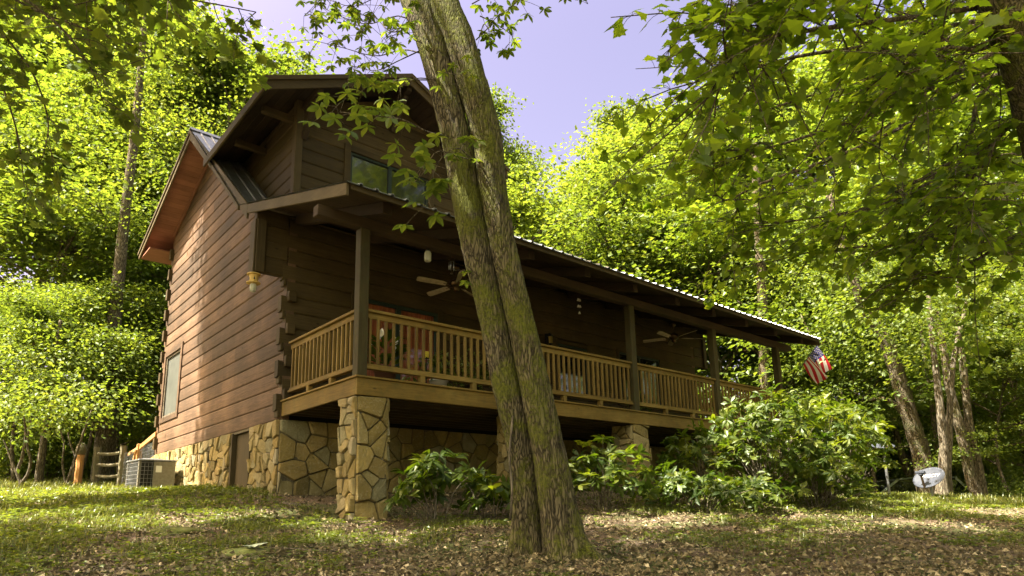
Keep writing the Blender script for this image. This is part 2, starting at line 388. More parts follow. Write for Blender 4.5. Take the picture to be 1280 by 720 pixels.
def vnoise(x, y, s, seed):
    r = np.random.default_rng(seed); G = r.random((256, 256)); X = x*s+1000; Y = y*s+1000
    i = np.floor(X).astype(int); j = np.floor(Y).astype(int); fx = X-i; fy = Y-j; fx = fx*fx*(3-2*fx); fy = fy*fy*(3-2*fy)
    q = lambda a, b: G[a % 256, b % 256]
    return q(i, j)*(1-fx)*(1-fy)+q(i+1, j)*fx*(1-fy)+q(i, j+1)*(1-fx)*fy+q(i+1, j+1)*fx*fy
def lump(x, y): return (vnoise(x, y, 1.1, 1)-.5)*.07+(vnoise(x, y, 3.7, 2)-.5)*.03
def gzl(x, y): return gz(x, y)+lump(x, y)
ZZ = gzl(XX, YY)
V = np.stack([XX.ravel(), YY.ravel(), ZZ.ravel()], 1); nx = len(gx); ny = len(gy)
i = np.arange(ny*nx).reshape(ny, nx)[:-1, :-1].ravel()
me = npmesh('ground', V, np.stack([i, i+1, i+nx+1, i+nx], 1), None, True)
s = NT('leafy_soil'); v = s.coord()
n1 = s.noise(v, .55, 5, .6); n2 = s.noise(v, 5, 8, .7); n3 = s.noise(v, 42, 6, .75)
soil = s.ramp(n3, [(.3, (.045, .03, .018)), (.5, (.13, .09, .058)), (.68, (.30, .215, .15))])
soil = s.mix(s.ramp(n2, [(.35, (0, 0, 0)), (.65, (.5, .5, .5))]), soil, (.24, .165, .115))
grn = s.ramp(n3, [(.3, (.028, .04, .008)), (.7, (.10, .125, .022))])
gm = s.ramp(s.math('ADD', n1, s.math('MULTIPLY', s.math('SUBTRACT', n2, .5), .8)), [(.46, (0, 0, 0)), (.56, (.85, .85, .85))])
s.bump(s.math('ADD', n2, s.math('MULTIPLY', n3, .5)), 1., .05)
GROUND = s.done(s.mix(gm, soil, grn), .95)
tag(link('ground', me, None, [GROUND]), kind='structure')
def greenmask(x, y):                      # where grass and weeds grow rather than dead leaves
    a = vnoise(x, y, .45, 11)*.6+vnoise(x, y, 1.6, 12)*.4
    # more green to the left and far right edge, more leaf litter in the middle
    c = (x*RT[0]+y*RT[1])-(CAM[0]*RT[0]+CAM[1]*RT[1]); d = (x-CAM[0])*FW[0]+(y-CAM[1])*FW[1]
    r = c/np.maximum(d, 1)
    return a+np.where(r < -.25, .07, -.02)-.10*np.exp(-((r-.35)/.3)**2)*(d < 11)+np.where(d > 13, .18, 0)
def visible_xy(n, d0, d1, rng, k=1.6):
    d = d0+(d1-d0)*rng.random(n)**k; r = rng.uniform(-.86, .86, n)
    f = unit(np.array([FW[0], FW[1]])); rr = np.array([RT[0], RT[1]])
    P = CAM[:2]+np.outer(d, f)+(d*r)[:, None]*rr
    inside = (P[:, 0] > .05) & (P[:, 0] < 12.0) & (P[:, 1] > 2.65) & (P[:, 1] < 10.6)
    return P[~inside]
# ---- grass
rng = np.random.default_rng(8)
P = visible_xy(230000, 4.2, 26, rng); mk = greenmask(P[:, 0], P[:, 1])+rng.normal(0, .07, len(P)) > .535
under = (P[:, 0] > -.1) & (P[:, 0] < 12.2) & (P[:, 1] > -.2) & (P[:, 1] < 2.7)
P = P[mk & ~under]
n = len(P); h = rng.uniform(.02, .065, n)*(1+.8*(vnoise(P[:, 0], P[:, 1], 1.3, 14) > .6)); h *= 1+np.clip((np.linalg.norm(P-CAM[:2], axis=1)-9)/14, 0, 1.2)
a = rng.uniform(0, 2*PI, n); z = gzl(P[:, 0], P[:, 1])-.005; wd = rng.uniform(.0022, .005, n)*(1+np.clip((np.linalg.norm(P-CAM[:2], axis=1)-6)/8, 0, 2.5))
b = np.stack([P[:, 0], P[:, 1], z], 1); sd = np.stack([np.cos(a), np.sin(a), 0*a], 1); ln = np.stack([-np.sin(a), np.cos(a), 0*a], 1)
lean = rng.uniform(.1, .9, n)
v0 = b-sd*wd[:, None]; v1 = b+sd*wd[:, None]; vm = b+ln*(h*lean*.4)[:, None]+np.array([0, 0, 1.])*(h*.62)[:, None]
v2 = vm-sd*(wd*.7)[:, None]; v3 = vm+sd*(wd*.7)[:, None]; v4 = b+ln*(h*lean)[:, None]+np.array([0, 0, 1.])*h[:, None]
V = np.stack([v0, v1, v3, v2, v4], 1).reshape(-1, 3); k5 = np.arange(n)*5
tint = np.repeat(np.clip(rng.normal(.5, .2, n), 0, 1), 5)
tag(link('grass', npmesh('grass', V, [np.stack([k5, k5+1, k5+2, k5+3], 1), np.stack([k5+3, k5+2, k5+4], 1)], tint), None, [GRASSM]),
    'thin green grass growing in patches over the wooded yard', 'grass', kind='stuff')
# ---- clover-like weeds
P = visible_xy(32000, 4.2, 17, rng); mk = greenmask(P[:, 0], P[:, 1])+rng.normal(0, .09, len(P)) > .50
P = P[mk]; under = (P[:, 0] > -.1) & (P[:, 0] < 12.2) & (P[:, 1] > -.1); P = P[~under]; parts = []
n = len(P); z = gzl(P[:, 0], P[:, 1]); cz = z+rng.uniform(.01, .06, n)
for k in range(4):
    a = rng.uniform(0, 2*PI, n); A = np.stack([np.cos(a), np.sin(a), rng.uniform(-.1, .5, n)], 1)
    N = np.tile([0, 0, 1.], (n, 1))+rng.normal(0, .25, (n, 3))
    parts.append(leaves(np.stack([P[:, 0], P[:, 1], cz], 1), A, N, rng.uniform(.02, .048, n)*(1+np.clip((np.linalg.norm(P-CAM[:2], axis=1)-6)/10, 0, 1)), DIAMOND, rng, np.clip(rng.normal(.55, .22, n), 0, 1)))
V, F, T = join(parts)
tag(link('weeds', npmesh('weeds', V, F, T), None, [LEAF_W]), 'low leafy weeds scattered through the grass of the yard', 'weeds', kind='stuff')
# ---- dead leaves
P = visible_xy(60000, 4.1, 16, rng); gmv = greenmask(P[:, 0], P[:, 1]); P = P[gmv+rng.normal(0, .08, len(P)) < .60]; n = len(P)
a = rng.uniform(0, 2*PI, n); A = np.stack([np.cos(a), np.sin(a), rng.normal(0, .25, n)], 1); N = np.tile([0, 0, 1.], (n, 1))+rng.normal(0, .45, (n, 3))
V, F, T = leaves(np.stack([P[:, 0], P[:, 1], gzl(P[:, 0], P[:, 1])+rng.uniform(.002, .03, n)], 1), A, N, rng.uniform(.2, 1, n)**2*.055+.018, (DIAMOND[0]*[1, 1, 3.], DIAMOND[1]), rng, np.clip(rng.normal(.45, .25, n), 0, 1))
tag(link('dead_leaves', npmesh('dead_leaves', V, F, T), None, [LITTER]), 'brown dead leaves lying over the bare ground of the yard', 'leaf litter', kind='stuff')
rng = np.random.default_rng(12); P = visible_xy(1500, 4.2, 13, rng); tp = []
for q in P:
    if q[0] > 0 and q[1] > 0 and q[0] < 12: continue
    a = rng.uniform(0, 2*PI); L = rng.uniform(.06, .4); d = np.array([math.cos(a), math.sin(a)]); m_ = q+d*L*.5+rng.normal(0, .02, 2); e = q+d*L; xs_ = np.array([q[0], m_[0], e[0]]); ys_ = np.array([q[1], m_[1], e[1]])
    tp.append(tube(np.stack([xs_, ys_, gzl(xs_, ys_)+.008+rng.uniform(0, .02, 3)], 1), [rng.uniform(.002, .006), .004, .0015], 5, cap=False))
V, F, T = join(tp); tag(link('twig_litter', npmesh('twig_litter', V, F, T), None, [BARKL]), 'small dry twigs scattered over the leaf litter of the yard', 'twigs', kind='stuff')
# ================================================================== CABIN
cabin = empty('cabin', (0, 0, 0), 0, 'brown log cabin with a covered porch, front dormer and stone foundation', 'cabin')
W0, W1, LX, ZB = 2.58, 10.61, 12.1, -.28
XL, XR = -.6, 12.72
RY, RZ = 7.2, 6.98
def roof_z(y):                            # top of the main and porch roof
    if y >= RY: return RZ-.36*(y-RY)
    zk = RZ-.8756*(RY-3.35)
    if y >= 3.35: return RZ-.8756*(RY-y)
    return zk-.305*(3.35-y)
YE, YB = -.76, 11.65
# --- log courses
def course_prof(h, t):                    # (outward, z) profile with V groove joints
    gq = .022
    return [(0-gq, 0), (0, gq*1.1), (.006, h*.5), (0, h-gq*1.1), (-gq, h), (-t, h), (-t, 0)]
def log_wall(origin, u, nrm, z0, z1, h, span, holes, mat, name, parent, t=.14, ends=None):
    """span(z) -> (u0, u1) extent at height z;  holes: (u0,u1,z0,z1)"""
    mb = MB(); u = Vector(u); nrm = Vector(nrm); o = Vector(origin); z = z0; k = 0
    while z < z1-.02:
        hh = min(h, z1-z); a0, b0 = span(z); a1, b1 = span(z+hh)
        segs = [(a0, b0, a1, b1)]
        for (ha, hb, hz0, hz1) in holes:
            if hz0 <= z+hh*.5 <= hz1:
                ns = []
                for (p, q, r, w_) in segs:
                    if hb <= p or ha >= q: ns.append((p, q, r, w_)); continue
                    if ha > p: ns.append((p, ha, r, ha))
                    if hb < q: ns.append((hb, q, hb, w_))
                segs = ns
        # random butt joints
        for (p, q, r, w_) in segs:
            cuts = []
            if q-p > 4.2 and random.random() < .5 and min(w_, q)-max(p, r) > 3:
                cuts = [max(p, r)+(min(q, w_)-max(p, r))*random.uniform(.3, .7)]
            lst = []; cur = (p, r)
            for c in cuts: lst.append((cur[0], c-.002, cur[1], c-.002)); cur = (c+.002, c+.002)
            lst.append((cur[0], q, cur[1], w_))
            for (p_, q_, r_, s_) in lst:
                if q_-p_ < .03 and s_-r_ < .03: continue
                e0 = e1 = 0
                if ends and (k % 2 == 0):
                    if abs(p_-a0) < 1e-6: e0 = ends[0]
                    if abs(q_-b0) < 1e-6: e1 = ends[1]
                pr = course_prof(hh, t); L = []; R_ = []
                for (out, zz) in pr:
                    f = zz/hh
                    L.append(o+nrm*out+Vector((0, 0, z+zz))+u*((p_-e0)*(1-f)+(r_-e0)*f))
                    R_.append(o+nrm*out+Vector((0, 0, z+zz))+u*((q_+e1)*(1-f)+(s_+e1)*f))
                m = len(pr); F = [tuple(range(m)), tuple(range(2*m-1, m-1, -1))]+[(i, i+m, (i+1) % m+m, (i+1) % m) for i in range(m)]
                mb.add(L+R_, F, random.random())
        z += hh; k += 1
    return mb.build(name, mat, parent)
def inv_main_lo(z):                       # y on the near roof slope at underside height z
    zz = z+.2
    if zz < roof_z(3.35): return max(W0, 3.35-(roof_z(3.35)-zz)/.305)
    return 3.35+(zz-roof_z(3.35))/.8756
def gable_span(z):
    a = inv_main_lo(z) if z+.2 > roof_z(W0) else W0
    b = W1 if z+.2 < roof_z(W1) else RY+(RZ-z-.2)/.36
    a = min(a, RY); b = max(b, RY); return (a, b)
# gable walls
GW = (8.92, 10.28, .62, 2.2)
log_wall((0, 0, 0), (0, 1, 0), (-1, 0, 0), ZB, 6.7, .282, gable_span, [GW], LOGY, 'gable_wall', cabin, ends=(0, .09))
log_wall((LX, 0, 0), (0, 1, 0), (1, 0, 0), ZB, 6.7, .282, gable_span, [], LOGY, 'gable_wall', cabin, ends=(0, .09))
# front wall
door = (1.3, 3.1, 0, 2.08); w2 = (6.5, 7.5, .8, 1.98); w3 = (8.7, 10.4, .8, 2.1)
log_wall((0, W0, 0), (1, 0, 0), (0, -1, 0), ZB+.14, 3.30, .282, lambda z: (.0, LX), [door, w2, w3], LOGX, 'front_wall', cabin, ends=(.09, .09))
log_wall((0, W1, 0), (1, 0, 0), (0, 1, 0), ZB+.14, 5.3, .282, lambda z: (.0, LX), [], LOGX, 'back_wall', cabin, ends=(.09, .09))
# stubs that stand proud at the corners so that the log ends read
mb = MB()
for k in range(9):
    z = ZB+k*.282
    mb = MB(); mb.box((.0, W0-.10, z+.03), (.14, W0-.012, z+.215)) if k % 2 else mb.box((-.06, W0+.0, z+.03), (-.008, W0+.14, z+.2))
    mb.build('log_end', LOGX, cabin, .008)
# prows: the top logs run out past the gables to carry the rake
for (x0, x1, q) in ((XL+.03, -.012, 0), (LX+.012, XR-.03, 1)):
    mb = MB()
    for z in (2.17, 2.45, 2.73, 3.01):
        hh = .278; mb.box((x0, W0, z), (x1, W0+.14, min(z+hh, 3.3)))
    mb.build('prow', LOGX, cabin, .012)
    mb = MB(); xx = x0-.002 if q == 0 else x1+.002
    mb.box((xx-.03 if q == 0 else xx, W0-.03, 2.12), (xx if q == 0 else xx+.03, W0+.19, 3.06))
    mb.box((x0 if q == 0 else x1-.15, W0-.06, 2.14), (x0+.15 if q == 0 else x1, W0-.008, 3.06)); mb.build('corner_board', LOGZ, cabin, .006)
# interior core so that gaps look dark
mb = MB(); mb.box((.16, W0+.16, ZB), (LX-.16, W1-.16, 2.9)); mb.build('inner_core', DARKIN, cabin)
# --- roof
def roof_sheet(name, prof, x0, x1, th, mat, parent, rib=.23):
    """corrugated sheet: prof = list of (y,z) along the slope"""
    n = int(round((x1-x0)/rib)); xs = []; hs = []
    for k in range(n):
        a = x0+(x1-x0)*k/n; w_ = (x1-x0)/n
        for f, h in ((0, 0), (.72, 0), (.78, .03), (.92, .03), (.98, 0)): xs.append(a+w_*f); hs.append(h)
    xs.append(x1); hs.append(0); xs = np.array(xs); hs = np.array(hs)
    prof = np.array(prof); m = len(xs); P = []
    for off in (0, -th):
        for (y, z) in prof:
            P.append(np.stack([xs, np.full(m, y), z+hs+off], 1))
    V = np.concatenate(P); k = len(prof); fs = []
    for layer in range(2):
        for r in range(k-1):
            i = np.arange(m-1)+(layer*k+r)*m; fs.append(np.stack([i, i+1, i+1+m, i+m], 1))
    for r in (0, k-1):
        i = np.arange(m-1)+r*m; fs.append(np.stack([i, i+1, i+1+k*m, i+k*m], 1))
    return link(name, npmesh(name, V, np.concatenate(fs), np.zeros(len(V))), parent, [mat])
kz = roof_z(3.35)
# dormer box
DX0, DX1, DY = .13, 4.06, 2.8
DRX, DRZ, DS, DHW, DYF = 2.1, 6.72, .475, 2.82, 2.1
def dh(sg): return DHW if sg < 0 else 2.5
DEX0, DEX1, DEZ = DRX-DHW, DRX+2.5, DRZ-DS*DHW
def ydorm(z): return RY-(RZ-z)/.8756      # where the main roof reaches height z
roof_sheet('porch_roof', [(YE-.05, roof_z(YE)-.02), (3.35, kz)], XL-.03, XR+.03, .012, METAL, cabin)
roof_sheet('main_roof', [(3.35, kz+.003), (RY, RZ)], XL-.03, XR+.03, .012, METAL, cabin)
roof_sheet('back_roof', [(RY, RZ+.004), (YB+.04, roof_z(YB)-.014)], XL-.03, XR+.03, .012, METAL, cabin)
mb = MB(); mb.prism([(XL-.04, RY-.16, RZ-.10), (XL-.04, RY, RZ+.05), (XL-.04, RY+.18, RZ-.02), (XL-.04, RY, RZ+.02)], (XR-XL+.08, 0, 0)); mb.build('ridge_cap', METAL, cabin)
# roof boards under the sheets (soffit)
mb = MB()
def boards(mb, y0, y1, x0, x1, wd=.17, th=.028, off=.014):
    L = math.hypot(y1-y0, roof_z(y1)-roof_z(y0)); n = max(1, int(L/wd))
    for k in range(n):
        ya = y0+(y1-y0)*k/n; yb = y0+(y1-y0)*(k+1)/n-.006
        za, zb = roof_z(ya)-off, roof_z(yb)-off
        mb.prism([(x0, ya, za), (x0, yb, zb), (x0, yb, zb-th), (x0, ya, za-th)], (x1-x0, 0, 0))
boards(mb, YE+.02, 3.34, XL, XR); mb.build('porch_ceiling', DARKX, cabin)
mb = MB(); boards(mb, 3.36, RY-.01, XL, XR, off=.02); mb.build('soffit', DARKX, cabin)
mb = MB(); boards(mb, RY+.01, YB-.02, XL, XR, off=.02); mb.build('soffit', PINKY, cabin)
# rake fascias
def rake(mb, x, y0, y1, h, th=.04, drop=.0, off=.02):
    za, zb = roof_z(y0+1e-4)-off, roof_z(y1-1e-4)-off
    mb.prism([(x, y0, za), (x, y1, zb), (x, y1, zb-h), (x, y0, za-h)], (th, 0, 0))
for x in (XL-.02, XR-.02):
    q = -1 if x < 0 else 1
    mb = MB(); rake(mb, x, 2.96, RY, .27); rake(mb, x, RY+.001, YB, .20); mb.build('rake_board', FASC, cabin, .005)
    mb = MB(); rake(mb, x+q*.03, 3.36, RY, .09, off=.03); rake(mb, x+q*.03, RY+.001, YB+.02, .08, off=.03); mb.build('rake_trim', FASC, cabin, .004)
    mb = MB(); rake(mb, x, YE, 2.955, .17); mb.build('rake_board', FASC, cabin, .006)
for x, q in ((-.005, -1), (LX+.005, 1)):
    mb = MB(); rake(mb, x+(0 if q > 0 else -.035), 3.36, RY, .10, .035, off=.055); rake(mb, x+(0 if q > 0 else -.035), RY, W1, .10, .035, off=.055); mb.build('wall_trim', PINKY, cabin)
mb = MB(); mb.box((XL+.03, YB-.05, roof_z(YB)-.20), (XR-.03, YB-.012, roof_z(YB)-.03)); mb.build('eave_board', FASC, cabin, .004)
mb = MB(); mb.box((XL+.03, W1, roof_z(YB)-.205), (XR-.03, YB-.06, roof_z(YB)-.175)); mb.build('eave_soffit', PINKY, cabin)
mb = MB(); mb.box((XL+.05, YE+.004, roof_z(YE)-.085), (XR-.05, YE+.03, roof_z(YE)-.018)); mb.build('eave_board', FASC, cabin)
# rafters of the porch
mb = None
for k in range(-0, 10):
    x = .15+1.3575*k; y0 = -.47; mb = MB()
    za = roof_z(y0)-.046; zb = roof_z(2.56)-.046
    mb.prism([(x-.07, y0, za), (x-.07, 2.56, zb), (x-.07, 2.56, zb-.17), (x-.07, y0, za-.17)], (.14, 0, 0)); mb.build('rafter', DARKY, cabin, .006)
# --- dormer
dorm = MB()
dz0 = roof_z(DY)-.1
def dspan(z):
    zt = DRZ-.17-DS*abs(DX0-DRX)
    if z < zt: return (DX0, DX1)
    k = (DRZ-.17-z)/DS; return (max(DX0, DRX-k), min(DX1, DRX+k))
DW = (1.20, 3.0, 4.30, 5.06)
log_wall((0, DY, 0), (1, 0, 0), (0, -1, 0), 3.2, 6.5, .265, dspan, [DW], LOGX, 'dormer_wall', cabin, t=.1)
for (x, nx_) in ((DX0, -1), (DX1, 1)):
    def sspan(z): return (DY+.11, max(DY+.12, min(ydorm(z)+.05, RY)))
    log_wall((x, 0, 0), (0, 1, 0), (nx_, 0, 0), 3.2, 5.72, .265, sspan, [], LOGY if False else LOGX, 'dormer_wall', cabin, t=.1)
    mb = MB(); mb.box((x-.035 if nx_ < 0 else x-.1, DY-.035, 3.25), (x+.1 if nx_ < 0 else x+.035, DY-.006, 5.7))
    mb.box((x-.035 if nx_ < 0 else x+.006, DY-.005, 3.25), (x-.006 if nx_ < 0 else x+.035, DY+.12, 5.7)); mb.build('corner_board', LOGZ, cabin, .005)
def droof(sgn, top, th, yf, x_in=0.):
    xe = DRX+sgn*dh(sgn); pts = []
    def yb(x): return ydorm(DRZ-DS*abs(x-DRX))+.02
    a = (DRX, yf, DRZ+top); b = (xe, yf, (DRZ-DS*dh(sgn))+top); c = (xe, yb(xe), (DRZ-DS*dh(sgn))+top); d = (DRX, yb(DRX), DRZ+top)
    return [a, b, c, d]
for sgn in (-1, 1):
    q = droof(sgn, .03, 0, DYF-.03); mb = MB(); mb.prism(q, (0, 0, -.02)); 
    mb.build('dormer_roof', METAL, cabin)
    # boards running along y under
    mb = MB(); n = 17
    for k in range(n):
        xa = DRX+sgn*dh(sgn)*k/n; xb = DRX+sgn*(dh(sgn)*(k+1)/n-.006); za = DRZ-DS*abs(xa-DRX)+.005; zb = DRZ-DS*abs(xb-DRX)+.005
        ya = ydorm(za); yb_ = ydorm(zb)
        V = [(xa, DYF+.01, za), (xb, DYF+.01, zb), (xb, yb_, zb), (xa, ya, za)]
        mb.prism(V, (0, 0, -.035))
    mb.build('dormer_soffit', DARKY, cabin)
    mb = MB(); y = DYF
    mb.prism([(DRX, y, DRZ+.005), (DRX+sgn*dh(sgn), y, (DRZ-DS*dh(sgn))+.005), (DRX+sgn*dh(sgn), y, (DRZ-DS*dh(sgn))-.22), (DRX, y, DRZ-.22)], (0, -.04, 0)); mb.build('dormer_fascia', LOGX, cabin, .005)
    mb = MB(); mb.prism([(DRX, y-.045, DRZ+.03), (DRX+sgn*(dh(sgn)+.03), y-.045, (DRZ-DS*dh(sgn))+.015), (DRX+sgn*(dh(sgn)+.03), y-.045, (DRZ-DS*dh(sgn))-.07), (DRX, y-.045, DRZ-.065)], (0, -.03, 0)); mb.build('dormer_fascia', LOGX, cabin, .004)
    xe = DRX+sgn*dh(sgn); mb = MB(); mb.box((xe-.02*sgn, DYF+.002, (DRZ-DS*dh(sgn))-.16), (xe+.02*sgn, ydorm((DRZ-DS*dh(sgn)))+.1, (DRZ-DS*dh(sgn))+.0)); mb.build('dormer_eave_board', FASC, cabin, .005)
    # bearer log and brackets at the corner
    xw = DX0 if sgn < 0 else DX1
    for yy in (DY+.1, 4.3):
        mb = MB(); mb.box((xw, yy, 5.30+(0 if sgn else 0)), (xe-sgn*.25, yy+.12, 5.42)); mb.build('bracket', LOGX, cabin, .01)
for xb in (.25, 2.1, 3.95):
    zt = DRZ-DS*abs(xb-DRX)-.12
    mb = MB(); mb.beam((xb, DY, zt-.12), (xb, DYF+.03, zt-.12), .11, .13, tint=.4); mb.beam((xb, DY-.01, zt-.75), (xb, DYF+.18, zt-.2), .10, .11, tint=.6); mb.build('bracket', DARKY, cabin, .008)
mb = MB(); mb.box((DX0+.11, DY+.11, 3.3), (DX1-.11, 4.6, 5.3)); mb.build('inner_core', DARKIN, cabin)
def window(name, o, u, nrm, u0, u1, z0, z1, fw=.045, mull=(), frame=GREENF, pane=GLASS, casing=None, cw=.11, deep=.05, curtain=None, sill=False, proud=.02):
    """window in a wall whose outer face is at o; u along, nrm outwards"""
    u = Vector(u); nv = Vector(nrm); o = Vector(o)
    def bx(mb, a0, a1, b0, b1, d0, d1):
        P = [o+u*a+nv*d+Vector((0, 0, b)) for a, b, d in ((a0, b0, d0), (a1, b0, d0), (a1, b1, d0), (a0, b1, d0), (a0, b0, d1), (a1, b0, d1), (a1, b1, d1), (a0, b1, d1))]
        mb.add(P, BOXF, random.random())
    f = MB(); bx(f, u0, u0+fw, z0, z1, -deep, .0); bx(f, u1-fw, u1, z0, z1, -deep, .0); bx(f, u0+fw, u1-fw, z1-fw, z1, -deep, .0); bx(f, u0+fw, u1-fw, z0, z0+fw, -deep, 0)
    for m_ in mull: bx(f, m_-fw*.8, m_+fw*.8, z0+fw, z1-fw, -deep, -.004)
    w_ = f.build(name, frame, cabin, .003)
    gq = MB(); bx(gq, u0+fw*.5, u1-fw*.5, z0+fw*.5, z1-fw*.5, -deep+.008, -deep+.014); link_o = gq.build('pane', pane, w_)
    if curtain: 
        gq = MB(); bx(gq, u0+.02, u1-.02, z0+.02, z1-.02, -deep-.05, -deep-.03); gq.build('curtain', curtain, w_)
    if casing:
        c = MB(); bx(c, u0-cw, u0-.002, z0-cw, z1+cw, -.03, proud); bx(c, u1+.002, u1+cw, z0-cw, z1+cw, -.03, proud); bx(c, u0-.001, u1+.001, z1+.002, z1+cw, -.03, proud-.003); bx(c, u0-.001, u1+.001, z0-cw, z0-.002, -.03, proud-.003)
        c.build('casing', casing, w_, .005)
    return w_
window('window', (0, DY, 0), (1, 0, 0), (0, -1, 0), *DW, mull=(2.09,), casing=LOGX, cw=.13, proud=.035)
window('window', (0, 0, 0), (0, 1, 0), (-1, 0, 0), *GW, fw=.05, pane=SCREEN, frame=BARKL, casing=LOGY, cw=.13, proud=.035)
s = NT('clear_door_glass'); s.p.inputs['Transmission Weight'].default_value = 0; 
gl = s.new('ShaderNodeBsdfGlossy'); gl.inputs['Roughness'].default_value = .03; tp = s.new('ShaderNodeBsdfTransparent'); mx = s.new('ShaderNodeMixShader'); mx.inputs[0].default_value = .05
s.l(tp.outputs[0], mx.inputs[1]); s.l(gl.outputs[0], mx.inputs[2]); s.l(mx.outputs[0], s.out.inputs[0]); CLEAR = s.m
window('patio_door', (0, W0, 0), (1, 0, 0), (0, -1, 0), 1.3, 3.1, .0, 2.08, fw=.07, mull=(2.2,), pane=CLEAR, curtain=CURT, casing=LOGX, cw=.1, proud=.02)
window('window', (0, W0, 0), (1, 0, 0), (0, -1, 0), 6.5, 7.5, .8, 1.98, casing=LOGX, cw=.1, mull=())
window('window', (0, W0, 0), (1, 0, 0), (0, -1, 0), 8.7, 10.4, .8, 2.1, casing=LOGX, cw=.1, mull=(9.55,))
# --- porch deck
mb = MB()
for k in range(17): mb.box((.045, .05+k*.149, -.04), (LX-.045, .05+k*.149+.142, -.004))
mb.build('deck_boards', RAILX, cabin)
mb = MB()
for k in range(9): y = .18+k*.27; mb.box((.05, y, -.235), (LX-.05, y+.04, -.045))
mb.build('joists', LOGX, cabin)
mb = MB(); mb.box((0, 0, -.235), (LX, .042, .0)); rim = mb.build('rim_beam', RAILX, cabin, .005)
for x in (0, LX-.042):
    mb = MB(); mb.box((x, .045, -.235), (x+.042, W0-.02, .0)); mb.build('rim_beam', RAILY, cabin, .005)
mb = MB(); mb.box((-.03, -.03, .002), (LX+.03, .03, .03)); mb.box((-.03, .032, .002), (.03, W0-.02, .03)); mb.build('deck_edge', RAILY, cabin, .004)
PX = [0, 2.97, 5.95, 8.93, 11.92]
for x in PX:
    mb = MB(); mb.box((x+.005, .005, .032), (x+.155, .155, 2.17)); mb.build('post', DARKZ, cabin, .008)
mb = MB(); mb.box((-.65, 0, 2.174), (12.75, .15, 2.33)); mb.build('porch_beam', DARKX, cabin, .008)
def railing(p, q, n):
    r = None; p = Vector(p); q = Vector(q); d = (q-p).normalized(); alongx = abs(d.x) > .5; mt = RAILX if alongx else RAILY
    mb = MB(); z1 = 1.0; mb.beam(p+Vector((0, 0, z1-.02)), q+Vector((0, 0, z1-.02)), .13, .04); 
    mb.beam(p+Vector((0, 0, z1-.085)), q+Vector((0, 0, z1-.085)), .04, .085)
    rl = mb.build('railing', mt, cabin, .005)
    mb = MB(); mb.beam(p+Vector((0, 0, .165)), q+Vector((0, 0, .165)), .085, .04); mb.beam(p+Vector((0, 0, .205)), q+Vector((0, 0, .205)), .04, .04); mb.build('bottom_rail', mt, rl, .005)
    for k in range(n):
        c = p+(q-p)*((k+.5)/n); s_ = d.cross(Vector((0, 0, 1)))*.0
        mb = MB(); e = .019; j = random.uniform(-.003, .003); mb.box((c.x-e+j, c.y-e, .187+.04), (c.x+e+j, c.y+e, z1-.042-.003)); 
        # stand the baluster on the outer side of the rails
        off = d.cross(Vector((0, 0, 1)))*.0
        mb.build('baluster', RAILZ, rl, .003)
    for f in ((.33, .67) if n > 14 else (.42,)):
        c = p+(q-p)*f; mb = MB(); mb.box((c.x-.04, c.y-.04, .032), (c.x+.04, c.y+.04, .144)); mb.build('block', mt, rl, .003)
for a, b in zip(PX[:-1], PX[1:]): railing((a+.158, .08, 0), (b+.002, .08, 0), 22)
railing((.08, .158, 0), (.08, W0-.14, 0), 17)
railing((LX-.10, .158, 0), (LX-.10, W0-.14, 0), 17)
